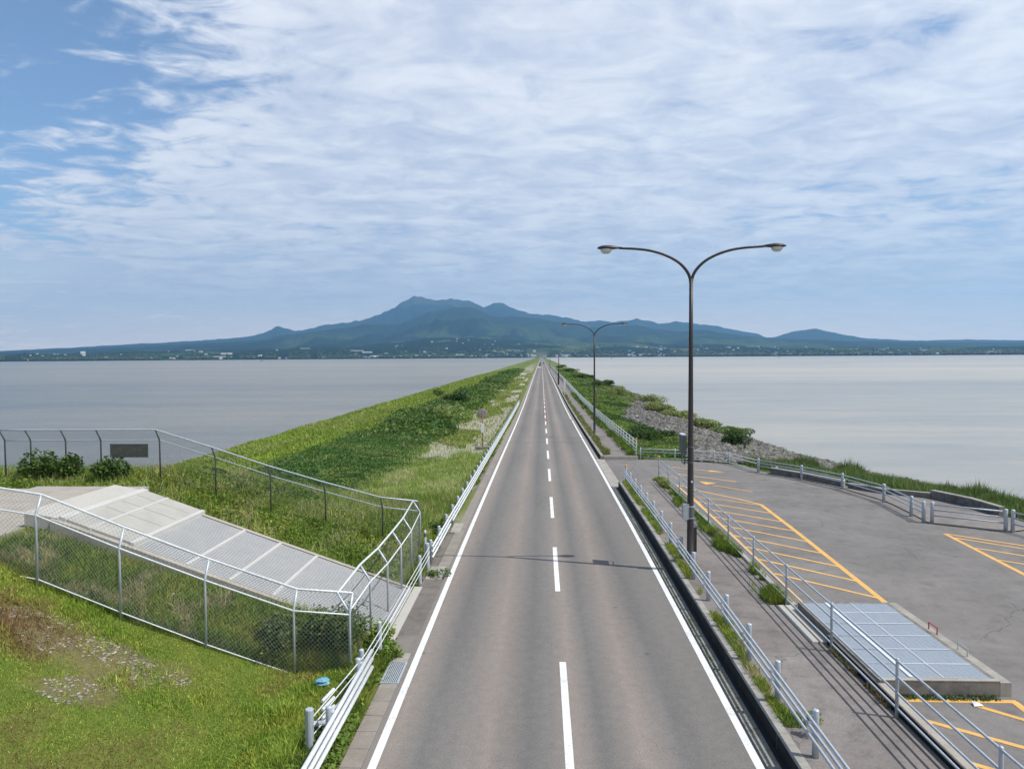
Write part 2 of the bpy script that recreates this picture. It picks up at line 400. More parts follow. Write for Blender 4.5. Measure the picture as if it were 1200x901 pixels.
# crack sealing band across the road
mb = MB(); pts = [(-3.0 + i * .45, 62.6 + .18 * math.sin(i * 1.3) + random.uniform(-.06, .06)) for i in range(16)]
mb.strip([(a, b, float(P(b)) + .003) for a, b in pts], [(a, b + random.uniform(.10, .20), float(P(b)) + .003) for a, b in pts])
tag(mb.build('road_crack', simple('tar', (.07, .068, .066), .8)), kind='structure')
# left shoulder: asphalt apron then concrete gutter slabs with joints
ribbon('road_shoulder', -3.75, -3.12, 16.5, 22.5, -.004, M['shoulder'])
mb = MB()
q = 6.0
while q < 120:
    if not (15.25 < q + .3 < 22.6):
        zq = float(P(q + .3)) + .01; mb.cbox(-3.5, -3.125, q + .01, q + .595, zq - .1, zq, .01)
    q += .6
tag(mb.build('gutter', M['gutter_left']), kind='structure')
ribbon('road_shoulder', -3.5, -3.121, 120, 5200, .002, M['gutter_left'])
ribbon('road_shoulder', -4.1, -3.5, 22.6, 60, -.03, M['shoulder'])
# right gutter
ribbon('gutter', 3.80, 4.142, -10, 39.4, .002, M['conc_gutter'])
ribbon('gutter', 3.80, 4.142, 51.2, 5200, .002, M['conc_gutter'])
ribbon('gutter', 4.03, 4.142, -10, 39.4, .006, M['black_face'])  # kerb wall's shade painted as a dark strip on the gutter floor
ribbon('gutter', 4.05, 4.142, 51.2, 400, .006, M['black_face'])  # painted kerb shade again, along the far footway
ribbon('gutter', 3.80, 4.20, 39.4, 51.2, .003, M['conc'])
mb = MB()
Y = ysub(39.4, 51.2, 1.2)
mb.strip([(4.2, q, float(P(q)) + .004) for q in Y], [(4.36, q, float(P(q)) + .03) for q in Y])
tag(mb.build('kerb', M['conc_warm']), kind='structure')
# raised kerb wall + footway
def kerbwall(name, ya, yb, st, mat):
    mb = MB(); Y = [ya]
    while Y[-1] + st < yb: Y.append(Y[-1] + st)
    Y.append(yb)
    for a, b in zip(Y[:-1], Y[1:]):
        g = .012 if st < 2 else 0; za, zb = float(W(a)), float(W(b)); pa = float(P(a)) - .1
        x0, x1, c_ = 4.142, 4.34, .015
        vs = []
        for q, zz in ((a + g, za), (b, zb)):
            vs += [(x0, q, zz - .45), (x0, q, zz - c_), (x0 + c_, q, zz), (x1, q, zz), (x1, q, zz - .45)]
        mb.add(vs, [(0, 1, 6, 5), (1, 2, 7, 6), (2, 3, 8, 7), (3, 4, 9, 8), (0, 4, 3, 2, 1), (5, 6, 7, 8, 9)])
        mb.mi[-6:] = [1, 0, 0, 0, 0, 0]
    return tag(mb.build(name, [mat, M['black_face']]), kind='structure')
kerbwall('kerb', -4, 39.4, 2.0 - .8, M['conc'])
kerbwall('kerb', 51.2, 150, 1.2, M['conc'])
kerbwall('kerb', 150, 3000, 60, M['conc'])
def footway(ya, yb, x1):
    mb = MB(); Y = ysub(ya, yb, 3)
    mb.strip([(4.34, q, float(W(q)) - .006) for q in Y], [(x1, q, float(W(q)) - .006) for q in Y])
    return mb
mb = footway(-4, 39.4, 6.58)
mb.add([(4.34, 39.4, float(W(39.4)) - .006), (6.58, 39.4, float(W(39.4)) - .006), (6.58, 40.6, float(L(40.6)) + .01), (4.36, 40.2, float(P(40.2)) + .03)], [(0, 1, 2, 3)])
tag(mb.build('footway', M['walk']), kind='structure')
mb = footway(51.2, 3000, 6.3); tag(mb.build('footway', M['walk']), kind='structure')
mb = MB(); mb.box(4.34, 6.75, 51.02, 51.2, -.6, float(W(51.2)) - .002); tag(mb.build('kerb', M['conc_warm']), kind='structure')
# parking lot sheet
mb = MB()
LY = list(np.arange(-10, 39.41, 1.6)) + [39.4]
def lotx(q): return float(np.interp(q, EY, EX)) + (.25 if q < 30 else -.2)
mb.strip([(6.78 if q < 40 else 4.36, q, float(L(q))) for q in LY], [(lotx(q), q, float(L(q))) for q in LY])
LY2 = [39.4, 40.2, 41, 42, 43, 44, 45, 46, 47, 48, 49, 50, 50.9]
vL = [(6.78 if q < 39.5 else 4.36, q, float(L(q)) + .0) for q in LY2]; vR = [(lotx(q), q, float(L(q))) for q in LY2]
vL[0] = (4.36, 39.4, float(P(39.4)) - .0)
mb.strip(vL, vR)
tag(mb.build('parking_lot', M['lot']), kind='structure')
# concrete step between footway and lot
mb = MB()
for a, b in ((-4, 3), (3.01, 8), (8.01, 12.5), (12.51, 16.9)):
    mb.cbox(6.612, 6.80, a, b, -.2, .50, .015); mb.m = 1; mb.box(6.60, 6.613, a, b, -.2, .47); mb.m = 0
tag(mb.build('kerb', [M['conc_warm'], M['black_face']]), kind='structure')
mb = MB(); mb.cbox(6.22, 6.62, 16.9, 19.4, -.1, .335, .012); tag(mb.build('kerb', M['conc_white']), kind='structure')
mb = MB()
for i in range(9): 
    a = 19.4 + i * 2.22; mb.cbox(6.60, 6.78, a, a + 2.2, -.3, float(L(a + 1)) + .10, .012)
tag(mb.build('kerb', M['conc_warm']), kind='structure')

# yellow lot markings
def mline(mb, p, q, w=.14, dz=.005):
    p = Vector((p[0], p[1], 0)); q = Vector((q[0], q[1], 0)); n = max(1, int((q - p).length / 1.5)); d = (q - p).normalized(); s_ = Vector((-d.y, d.x, 0)) * w / 2
    A = []; B = []
    for i in range(n + 1):
        t = p.lerp(q, i / n); a = t + s_; b = t - s_
        A.append((a.x, a.y, float(L(a.y)) + dz)); B.append((b.x, b.y, float(L(b.y)) + dz))
    mb.strip(A, B)
mb = MB()
mline(mb, (9.95, 33.2), (9.28, 19.35), .17)
mline(mb, (7.5, 40.1), (9.99, 33.15), .15, .006)
mline(mb, (7.42, 40.1), (7.15, 32.0), .15, .008)
mline(mb, (7.15, 32.0), (7.05, 19.5), .12, .008)
for i, yr in enumerate((33.1, 31.3, 29.6, 27.95, 26.35, 24.8, 23.25, 21.75, 20.25)):
    xr = 9.28 + (yr - 19.35) * .0484; mline(mb, (xr - .05, yr), (7.15, min(yr + (xr - 7.1), 38)), .12, .0065)
mline(mb, (7.0, 14.2), (9.18, 14.2), .13); mline(mb, (9.12, 14.2), (8.9, 4), .15, .006)
for yr in (13.6, 12.2, 10.8, 9.4): mline(mb, (9.05, yr - .3), (7.0 if yr < 13.5 else 8.3, yr + (1.65 if yr < 13.5 else .55) * .75), .12, .0065)
mline(mb, (15.09, 27.62), (14.5, 20.0), .16); mline(mb, (15.1, 27.6), (19.3, 23.6), .13, .006)
for i, yr in enumerate((27.1, 25.7, 24.2, 22.7, 21.2)): mline(mb, (15.0 - i * .12, yr), (19.0, yr - 4 + i * .1), .12, .0065)
mline(mb, (8.36, 47.1), (10.6, 45.3), .13); mline(mb, (8.2, 44.2), (10.97, 41.2), .13); mline(mb, (10.85, 37.7), (9.35, 40.0), .13)
mline(mb, (7.2, 43.6), (8.0, 42.6), .13)
def tri(a, b, c_): mb.add([(p[0], p[1], float(L(p[1])) + .0075) for p in (a, b, c_)], [(0, 1, 2)])
tri((11.25, 44.72), (10.25, 45.15), (10.55, 45.75)); tri((8.9, 41.4), (9.05, 40.2), (9.75, 40.75))
tag(mb.build('lot_marking', M['yellow_paint']), kind='structure')

# water
def mk_water():
    t = NT('murky_water'); v = t.coord('Object')
    big = t.noise(t.coord('Object', (.0006, .004, 1)), 1, 4, .55)
    big2 = t.noise(t.coord('Object', (.004, .02, 1)), 1, 4, .6)
    big3 = t.noise(t.coord('Object', (.05, .16, 1)), 1, 5, .6); m = t.math('ADD', t.math('ADD', t.math('MULTIPLY', big, .5), t.math('MULTIPLY', big2, .32)), t.math('MULTIPLY', big3, .18))
    c = t.ramp(m, [(.40, (.13, .14, .14)), (.5, (.21, .20, .175)), (.60, (.30, .265, .215))])
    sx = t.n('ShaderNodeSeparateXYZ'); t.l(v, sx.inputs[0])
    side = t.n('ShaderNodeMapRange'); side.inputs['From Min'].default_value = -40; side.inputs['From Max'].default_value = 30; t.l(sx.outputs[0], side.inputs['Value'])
    c = t.mix(side.outputs[0], t.mix(1, c, (.84, .82, .76), 'MULTIPLY'), t.mix(1, c, (1.50, 1.47, 1.40), 'MULTIPLY'))  # right water's base colour lifted to stand in for brighter glints
    t.base(c, .28, 0, .22)
    w1 = t.noise(t.coord('Object', (1, 1, 1)), .9, 5, .6, .3); w2 = t.noise(t.coord('Object', (1, .5, 1)), .16, 3, .55)
    h = t.math('ADD', t.math('MULTIPLY', w1, .28), t.math('MULTIPLY', w2, .9))
    b = t.bump(h, .55, .8)
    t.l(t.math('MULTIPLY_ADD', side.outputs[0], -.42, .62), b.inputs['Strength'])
    return t.m
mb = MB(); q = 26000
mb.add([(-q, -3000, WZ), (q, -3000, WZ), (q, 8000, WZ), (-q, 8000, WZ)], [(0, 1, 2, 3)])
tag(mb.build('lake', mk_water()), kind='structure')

# ------------------------------------------------------------------ far shore and mountains
TA = [(-37.51,.0102),(-31.89,.0157),(-27.48,.0206),(-24.08,.0256),(-21.72,.029),(-21.24,.0318),(-20.6,.037),(-20.2,.0408),(-19.6,.0382),(-18.98,.0342),(-18.54,.0359),(-17.1,.0433),(-15.51,.0463),(-13.91,.0509),(-12.61,.0579),(-11.49,.0666),(-10.83,.0771),(-9.84,.0824),(-8.98,.0795),(-8.18,.0766),(-7.25,.0796),(-6.32,.0755),(-5.65,.0766),(-4.98,.0713),(-4.58,.0672),(-3.64,.0747),(-2.97,.0735),(-2.3,.0676),(-.96,.0596),(.72,.0567),(2.19,.0517),(3.52,.0462),(4.52,.0489),(5.51,.0458),(7.35,.0505),(9.1,.0443),(10.58,.0462),(11.85,.0418),(13.42,.0385),(14.66,.0336),(16.37,.0275),(16.91,.023),(17.69,.0239),(18.75,.0301),(20.37,.0328),(22.12,.0258),(23.83,.0189),(25.96,.0167),(30.21,.0159),(32.86,.0151),(45,.014)]
TB = [(-37.51,.0088),(-31.9,.0137),(-27.49,.0179),(-24.09,.0218),(-21.72,.0251),(-18.67,.0319),(-15.52,.0389),(-12.94,.0447),(-10.98,.047),(-8.86,.0615),(-6.99,.0673),(-5.18,.0661),(-3.91,.0584),(-2.1,.0547),(.38,.0497),(2.06,.0447),(3.72,.0386),(5.71,.0394),(7.35,.0413),(9.11,.0351),(10.9,.0313),(12.8,.0319),(14.66,.0269),(17.09,.0207),(20.03,.0189),(22.85,.016),(28.11,.0135),(32.86,.0122),(45,.012)]
aA, eA = np.array(TA).T; aB, eB = np.array(TB).T
def hills_h(az, D):
    A = np.interp(az, aA, eA) * 18500; A = A + (fbm(az * 3.1, az * 0 + 5, 5, 33) - .5) * 48 * np.clip(A / 900, .15, 1.2); B = np.interp(az, aB, eB) * 12800
    Cc = (np.interp(az, aB, eB) * .36 + .0035 + .003 * (fbm(az * .5, az * 0, 3, 3) - .3)) * 8300
    x_ = np.sin(np.radians(az)) * D; y_ = np.cos(np.radians(az)) * D
    r = np.abs(fbm(x_ / 1500., y_ / 2600., 5, 21) - .5) * 2
    n = fbm(x_ / 420., y_ / 1000., 6, 27) - .5
    knots = [5000, 5130, 5300, 6300, 7200, 8300, 9300, 10800, 12800, 14800, 18500, 20500, 23000]
    vals = [0 * A - 7, 0 * A - 4.2, 0 * A + 1.5, 10 + Cc * .30, 10 + Cc * .62, Cc, Cc * 1.05, B * .62, B, np.minimum(B * .95, A * .75), A, A * .6, A * 0]
    out = np.zeros_like(D)
    for i in range(len(knots) - 1):
        a, b = knots[i], knots[i + 1]; m = (D >= a) & (D <= b); t = (D - a) / (b - a); t = t * t * (3 - 2 * t) if i > 3 else t
        out = np.where(m, vals[i] * (1 - t) + vals[i + 1] * t, out)
    amp = np.interp(D, [5200, 6500, 8300, 10500, 12800, 15500, 18500], [1, 30, 60, 300, 75, 330, 70])
    relief = np.clip(B / 500, .25, 1.1)
    return out + np.where(D > 5250, (n * 1.1 - (.35 - r) * .55) * amp * relief, 0)
az = np.linspace(-46, 44, 760)
Dr = np.concatenate([[5000, 5130, 5180, 5250, 5300], np.linspace(5400, 9000, 46), np.linspace(9100, 19000, 84), np.linspace(19300, 23000, 10)])
AZ, DD = np.meshgrid(az, Dr); HZ = hills_h(AZ, DD)
Xh = np.sin(np.radians(AZ)) * DD; Yh = np.cos(np.radians(AZ)) * DD
na, nd = len(az), len(Dr)
ii = (np.arange(nd - 1)[:, None] * na + np.arange(na - 1)[None, :]).ravel()
Fh = np.stack([ii, ii + 1, ii + na + 1, ii + na], 1)
fo = np.array([.012, .024, .016]); fi = np.array([.07, .105, .04]); ea = np.array([.16, .14, .11])
xh, yh, dh = Xh.ravel(), Yh.ravel(), DD.ravel()
f1 = fbm(xh / 330, yh / 620, 4, 91); f2 = fbm(xh / 1500, yh / 2600, 3, 93)
low = 1 - sstep(9000, 12500, dh)
ch = lerp(np.tile(fo, (len(xh), 1)), fi, sstep(.54, .60, f1 * .6 + f2 * .4) * (.06 + .5 * low))
ch = lerp(ch, ea, sstep(.66, .72, f1) * (1 - sstep(6800, 8200, dh)) * .4)
ch = lerp(ch, np.array([.13, .12, .10]), sstep(.0715, .08, np.interp(AZ.ravel(), aA, eA)) * (dh > 17000) * .3)
t = NT('far_land'); a_ = t.n('ShaderNodeAttribute'); a_.attribute_name = 'tint'
v = t.coord('Object', (1, 1, 1))
cc = t.mix(1, a_.outputs['Color'], t.ramp(t.noise(v, .02, 6, .7), [(.3, .55), (.7, 1.5)]), 'MULTIPLY'); t.base(cc, 1, 0, 0)
t.bump(t.noise(v, .006, 6, .7), .8, 40)
tag(np_mesh('hills', np.stack([xh, yh, HZ.ravel()], 1), Fh, t.m, ch, True), kind='structure')

# buildings of the far towns: small houses and a few long sheds
def house_mesh(w, d, h, roof, wall, gable=True):
    mb = MB(); mb.m = 0; mb.box(-w / 2, w / 2, -d / 2, d / 2, -4, h)
    mb.m = 1; e = .5; rh = h * (.45 if gable else .06)
    vs = [(-w / 2 - e, -d / 2 - e, h), (w / 2 + e, -d / 2 - e, h), (w / 2 + e, d / 2 + e, h), (-w / 2 - e, d / 2 + e, h), (-w / 2 - e, 0, h + rh), (w / 2 + e, 0, h + rh)]
    mb.add(vs, [(0, 1, 5, 4), (2, 3, 4, 5), (1, 2, 5), (3, 0, 4), (3, 2, 1, 0)])
    mb.m = 2
    for i in range(max(2, int(w / 5))):
        xx = -w / 2 + (i + .5) * w / max(2, int(w / 5)); mb.box(xx - .9, xx + .9, -d / 2 - .06, -d / 2 + .1, h * .35, h * .68)
    return mb.mesh('far_house', [wall, roof, M['glass']])
wm = [simple('render_white', (.70, .69, .66), .8), simple('render_cream', (.55, .50, .42), .8), simple('render_grey', (.42, .42, .42), .8)]
rm = [simple('roof_grey', (.20, .20, .22), .7), simple('roof_blue', (.14, .19, .26), .6), simple('roof_white', (.66, .67, .68), .6), simple('roof_brown', (.22, .13, .10), .8)]
hm = [house_mesh(14, 10, 6, rm[i % 4], wm[i % 3]) for i in range(6)] + [house_mesh(26, 14, 10, rm[2], wm[0], False), house_mesh(20, 13, 12, rm[0], wm[0], False)]
sheds = [house_mesh(70, 26, 9, rm[2], wm[0], False), house_mesh(110, 30, 9, rm[2], wm[2], False)]
def place(name, me, a, D, lab, cat, grp):
    o = bpy.data.objects.new(name, me); COL.objects.link(o)
    zz = float(hills_h(np.array([a]), np.array([float(D)]))[0])
    o.location = (math.sin(R(a)) * D, math.cos(R(a)) * D, max(zz, 0)); o.rotation_euler.z = -R(a) + random.uniform(-.4, .4)
    s_ = random.uniform(.8, 1.25); o.scale = (s_, s_, s_); return tag(o, lab, cat, grp)
cl = [-34.5, -31, -28.5, -26.5, -23, -20, -17, -15.5, -13, -11, -9, -6.5, -4, -2, 1, 3, 5, 7.5, 9, 11, 13, 15, 17, 19.5, 22, 25, 28, 31]
for i in range(275):
    a = random.choice(cl) + random.gauss(0, 1.0) if i % 3 else random.uniform(-36, 32)
    D = 5290 + abs(random.gauss(0, 190)) if random.random() < .72 else random.uniform(5700, 7900)
    place('house', random.choice(hm), a, D, 'tiny pale house of the far shore town below the mountain', 'house', 'houses of the far shore towns')
SH = [(-18.2, 6900, 1, 'long pale shed high on the slope under the small lone cone'), (-12.9, 5500, 1, 'long white shed in the town straight below the summit, right at the water'), (-13.6, 6000, 0, None), (-14.4, 6300, 1, None), (-11.2, 5450, 0, None), (-7.9, 5420, 1, None), (-6.4, 5500, 0, None), (-3.3, 5800, 0, None), (-2.2, 6100, 1, None), (1.9, 5500, 0, None),
      (5.6, 5400, 1, None), (8.0, 5420, 0, None), (11.8, 5500, 0, None), (14.2, 5430, 1, None), (16.0, 7600, 1, None), (17.2, 7900, 1, None), (-24.5, 5600, 1, None), (-23.8, 6300, 0, None), (-29.0, 5500, 0, None), (24.5, 6800, 1, None), (27.2, 6300, 0, None), (-26.3, 7900, 0, None)]
for i, (a, D, k, lab) in enumerate(SH):
    place('warehouse', sheds[k], a, D, lab or 'long white roofed warehouse among the houses of the far shore', 'warehouse', None if lab else 'warehouses of the far shore')
place('apartment_building', house_mesh(34, 16, 34, rm[2], wm[0], False), -32.9, 6500, 'tall white block standing alone on the low slope at the far left', 'building', None)

# shoreline woods (uncountable far trees)
n = 9000; a = rng.uniform(-40, 36, n); D = 5230 + rng.exponential(350, n); keep = fbm(a * 1.3, D * 0, 3, 5) > .38 ; a = a[keep]; D = D[keep]; n = len(a)
zz = np.maximum(hills_h(a, D), 0); s_ = rng.uniform(5, 13, n)
oc = np.array([[1, 0, .5], [0, 1, .5], [-1, 0, .5], [0, -1, .5], [0, 0, 1.25], [0, 0, -.3]]); of = np.array([[0, 1, 4], [1, 2, 4], [2, 3, 4], [3, 0, 4], [1, 0, 5], [2, 1, 5], [3, 2, 5], [0, 3, 5]])
Vv = (oc[None] * s_[:, None, None] * np.array([1.2, 1.2, 1]) + rng.normal(0, 1, (n, 6, 3)) + np.stack([np.sin(np.radians(a)) * D, np.cos(np.radians(a)) * D, zz], 1)[:, None]).reshape(-1, 3)
Ff = (of[None] + (np.arange(n) * 6)[:, None, None]).reshape(-1, 3)
cv = np.repeat(np.array([.035, .06, .02]) * rng.uniform(.7, 1.5, (n, 1)), 6, 0)
tag(np_mesh('woods', Vv, Ff, M['leaf'], cv), 'dark woods along the far shore', 'woods', kind='stuff')

# ------------------------------------------------------------------ vegetation generators
def blades(name, xy, h, w, col, lean=.35, zf=zt, bend=True, parent=None):
    n = len(xy); z = zf(xy[:, 0], xy[:, 1]) - .02; base = np.column_stack([xy, z])
    th = rng.uniform(0, 2 * PI, n); d = np.column_stack([np.cos(th), np.sin(th), np.zeros(n)])
    ph = rng.uniform(0, 2 * PI, n); ln = np.abs(rng.normal(0, lean, n))[:, None] * np.column_stack([np.cos(ph), np.sin(ph), np.zeros(n)])
    h = np.broadcast_to(h, (n,))[:, None]; w = np.broadcast_to(w, (n,))[:, None]
    up = np.array([0, 0, 1.])
    b0 = base - d * w / 2; b1 = base + d * w / 2
    mid = base + (up * .6 + ln * .45) * h; m0 = mid - d * w * .4; m1 = mid + d * w * .4
    tip = base + (up * .95 + ln * 1.1) * h
    V = np.stack([b0, b1, m1, m0, tip], 1).reshape(-1, 3)
    i = np.arange(n)[:, None] * 5
    F = np.concatenate([i + np.array([[0, 1, 2]]), i + np.array([[0, 2, 3]]), i + np.array([[3, 2, 4]])])
    col = np.broadcast_to(col, (n, 3)); cc = np.repeat(col[:, None], 5, 1)
    return np_mesh(name, V, F, M['leaf'], cc.reshape(-1, 3), parent=parent)
def leaves_arrays(cen, size, col, up=.5):
    n = len(cen); nrm = rng.normal(0, 1, (n, 3)); nrm[:, 2] = np.abs(nrm[:, 2]) + up; nrm /= np.linalg.norm(nrm, axis=1)[:, None]
    a = np.cross(nrm, rng.normal(0, 1, (n, 3))); a /= np.linalg.norm(a, axis=1)[:, None]; b = np.cross(nrm, a)
    s_ = (np.broadcast_to(size, (n,)) * rng.uniform(.6, 1.3, n))[:, None]
    V = np.stack([cen - a * s_, cen + b * s_ * .55, cen + a * s_, cen - b * s_ * .55], 1).reshape(-1, 3)
    F = np.arange(n * 4).reshape(-1, 4); return V, F, np.repeat(col, 4, 0)
def scatter(x0, x1, y0, y1, n, mask=None, far=False):
    if far:  # density falls with distance so that it looks even
        u = rng.uniform(0, 1, n); yv = 1 / ((1 - u) / y0 + u / y1)
    else: yv = rng.uniform(y0, y1, n)
    xv = rng.uniform(x0, x1, n); p = np.column_stack([xv, yv])
    if mask is not None: p = p[mask(xv, yv) > rng.uniform(0, 1, n)]
    return p
def tint(n, base, var=.25, hue=.12):
    base = np.asarray(base, float); k_ = np.exp(rng.normal(0, var, (n, 1))); h_ = 1 + rng.normal(0, hue, (n, 3)) * np.array([1, .4, .8]); return np.clip(base * k_ * h_, .003, .9)
def patchcol(p, cols, sc_=.4, seed=3, var=.22):
    f = fbm(p[:, 0] * sc_, p[:, 1] * sc_, 4, seed); f = np.clip((f - .3) / .4, 0, .999) * (len(cols) - 1); i = f.astype(int); t = (f - i)[:, None]
    C = np.array(cols); return (C[i] * (1 - t) + C[np.minimum(i + 1, len(cols) - 1)] * t) * np.exp(rng.normal(0, var, (len(p), 1))) * (1 + rng.normal(0, .07, (len(p), 3)))

G_Y = (.25, .285, .05); G_B = (.18, .255, .035); G_M = (.12, .185, .032); G_D = (.055, .10, .022); G_DRY = (.38, .34, .19); G_BR = (.22, .16, .085)
# mown bank (lower left) - short grass with worn places
lm = lambda x, y: (1 - .80 * bare_mask(x, y)) * (1 - .0)
p = scatter(-17, -4.3, 9, 16.2, 150000, lm); f = fbm(p[:, 0] * .5, p[:, 1] * .5, 4, 7)
h = (.05 + .12 * sstep(.45, .7, f)) * rng.uniform(.5, 1.5, len(p)) * (1 + 1.2 * sstep(-6.5, -5, p[:, 0]))
tag(blades('lawn_grass', p, h, .016, patchcol(p, [(.22, .13, .07), (.30, .26, .08), (.30, .36, .06), (.20, .30, .04), (.31, .36, .06)], .7, 3), .6), 'short worn grass on the bank at the lower left', 'grass', kind='stuff')
# cobbles poking through
def pebbles(name, p, smin, smax, col, flat=.5, sink=.2):
    n = len(p); s_ = rng.uniform(smin, smax, n); z = zt(p[:, 0], p[:, 1])
    t0 = (1 + 5 ** .5) / 2; ico = np.array([(-1, t0, 0), (1, t0, 0), (-1, -t0, 0), (1, -t0, 0), (0, -1, t0), (0, 1, t0), (0, -1, -t0), (0, 1, -t0), (t0, 0, -1), (t0, 0, 1), (-t0, 0, -1), (-t0, 0, 1)]); ico /= np.linalg.norm(ico[0])
    fc = np.array([(0, 11, 5), (0, 5, 1), (0, 1, 7), (0, 7, 10), (0, 10, 11), (1, 5, 9), (5, 11, 4), (11, 10, 2), (10, 7, 6), (7, 1, 8), (3, 9, 4), (3, 4, 2), (3, 2, 6), (3, 6, 8), (3, 8, 9), (4, 9, 5), (2, 4, 11), (6, 2, 10), (8, 6, 7), (9, 8, 1)])
    th = rng.uniform(0, 2 * PI, n); c_, s2 = np.cos(th), np.sin(th)
    V = ico[None] * (1 + rng.normal(0, .22, (n, 12, 1))) * np.stack([rng.uniform(.8, 1.4, n), rng.uniform(.6, 1., n), rng.uniform(flat * .7, flat * 1.3, n)], 1)[:, None]
    X = V[..., 0] * c_[:, None] - V[..., 1] * s2[:, None]; Yv = V[..., 0] * s2[:, None] + V[..., 1] * c_[:, None]
    V = np.stack([X, Yv, V[..., 2]], 2) * (s_ / 2)[:, None, None] + np.column_stack([p, z + s_ * flat * .5 * (1 - sink * 2)])[:, None]
    F = (fc[None] + (np.arange(n) * 12)[:, None, None]).reshape(-1, 3)
    return np_mesh(name, V.reshape(-1, 3), F, M['rock'], np.repeat(tint(n, col, .25, .03), 12, 0))
bm_ = lambda x, y: sstep(.25, .6, bare_mask(x, y)) * sstep(.40, .6, fbm(x * 1.6, y * 1.6, 3, 77))
p = scatter(-15, -6, 10, 17.5, 14000, bm_)
tag(pebbles('cobbles', p, .03, .10, (.25, .22, .18), .35, .35), 'worn cobbles showing through the grass of the bank', 'cobbles', kind='stuff')
# grass on the bank inside the fence, below the deck
p = scatter(-13, -4.4, 16.0, 17.7, 26000, lambda x, y: 1 - .5 * bare_mask(x, y)); h = rng.uniform(.08, .3, len(p)) * (1 + .8 * sstep(-7.5, -5, p[:, 0]))
tag(blades('bank_grass', p, h, .018, patchcol(p, [G_Y, G_B, G_M, G_DRY, G_B, G_Y], .9, 13), .5), 'long mixed grass between the fence and the sloping deck', 'grass', kind='stuff')
# weeds on the plateau and behind the deck
def weedmass(name, p, hmax, cols, leafsize, per=1, label='', stemw=.014, sc_=.5, seed=3, flat=.0):
    # leaves at many heights on random stems
    n = len(p); z = zt(p[:, 0], p[:, 1]); hh = hmax * (.35 + .65 * fbm(p[:, 0] * .8, p[:, 1] * .8, 3, seed)) ; c_ = np.column_stack([p, z + rng.uniform(flat, 1, n) ** .6 * hh])
    col = patchcol(p, cols, sc_, seed); V, F, C = leaves_arrays(c_, leafsize, col); return tag(np_mesh(name, V, F, M['leaf'], C), label, 'weeds', kind='stuff')
p = scatter(-26, -4.6, 21.7, 31, 75000, lambda x, y: (1 - (y < 23.6) * (x < -12.9) * .999) * (1 - sstep(27, 31, y) * (x > -9) * .8))
weedmass('weeds', p, .5, [G_M, G_B, G_M, G_Y, G_B], .06, label='broad leaved weeds around the far chain link fence', seed=23)
p = scatter(-26, -4.6, 21.7, 36, 60000, lambda x, y: (1 - (y < 23.6) * (x < -12.9) * .999) * .7); h = rng.uniform(.2, .75, len(p))
tag(blades('tall_grass', p, h, .022, patchcol(p, [G_M, G_B, G_DRY, G_Y, G_M], .5, 33), .4), 'tall seeding grass on the slope behind the sloping deck', 'grass', kind='stuff')
# light green meadow beside the road
mm = lambda x, y: (1 - .97 * pale_mask(x, y)) * (1 - .9 * dark_mask(x, y)) 
p = scatter(-11, -4.35, 26.5, 62, 105000, mm, True); f = fbm(p[:, 0] * .4, p[:, 1] * .3, 4, 43)
h = rng.uniform(.18, .5, len(p)) * (.6 + .8 * f)
tag(blades('meadow_grass', p, h, .03, patchcol(p, [(.38, .41, .18), (.29, .36, .10), (.25, .33, .07), (.36, .40, .16), (.21, .28, .07)], .35, 43, .2), .45), 'pale green windblown meadow grass beside the left guard rail', 'grass', kind='stuff')
p = scatter(-12, -4.2, 60, 330, 60000, mm, True); h = rng.uniform(.15, .4, len(p))
tag(blades('meadow_grass', p, h, .07 * (1 + p[:, 1] / 120), patchcol(p, [(.30, .32, .13), (.24, .29, .07), (.27, .30, .10)], .1, 43, .2), .45), 'patchy grass between pale gravel bands along the left verge', 'grass', kind='stuff')
# tufts in the pale gravel bands
p = scatter(-11, -4.6, 54, 140, 6500, pale_mask); h = rng.uniform(.1, .3, len(p))
tag(blades('dry_tufts', p, h, .05, patchcol(p, [(.42, .40, .30), (.34, .34, .2)], .3, 4), .6), 'bleached dry tufts on the pale gravel bands', 'grass', kind='stuff')
# verge along left gutter
p = np.concatenate([scatter(-4.3, -3.42, 9.5, 16.6, 26000), scatter(-4.35, -3.85, 22.4, 40, 22000), scatter(-4.35, -3.55, 40, 110, 16000, None, True)])
m_ = (p[:, 0] < -3.42 - .45 * fbm(p[:, 1] * 1.3, p[:, 1] * 0, 3, 9)); p = p[m_]; h = rng.uniform(.08, .32, len(p)) * np.where(p[:, 1] > 30, .6, 1)
tag(blades('verge_grass', p, h, .022 + (p[:, 1] > 40) * .03, patchcol(p, [G_B, G_M, G_Y, G_B], .9, 53), .6), 'green verge growing over the left gutter slabs', 'grass', kind='stuff')
p = scatter(-4.3, -3.5, 11, 17.0, 12000); n = fbm(p[:, 0] * 1.2, p[:, 1] * 1.0, 3, 19); p = p[n > .48]
weedmass('verge_weeds', p, .42, [G_M, G_B, G_D], .045, label='leafy weeds under the thick rails of the left guard rail', seed=5)
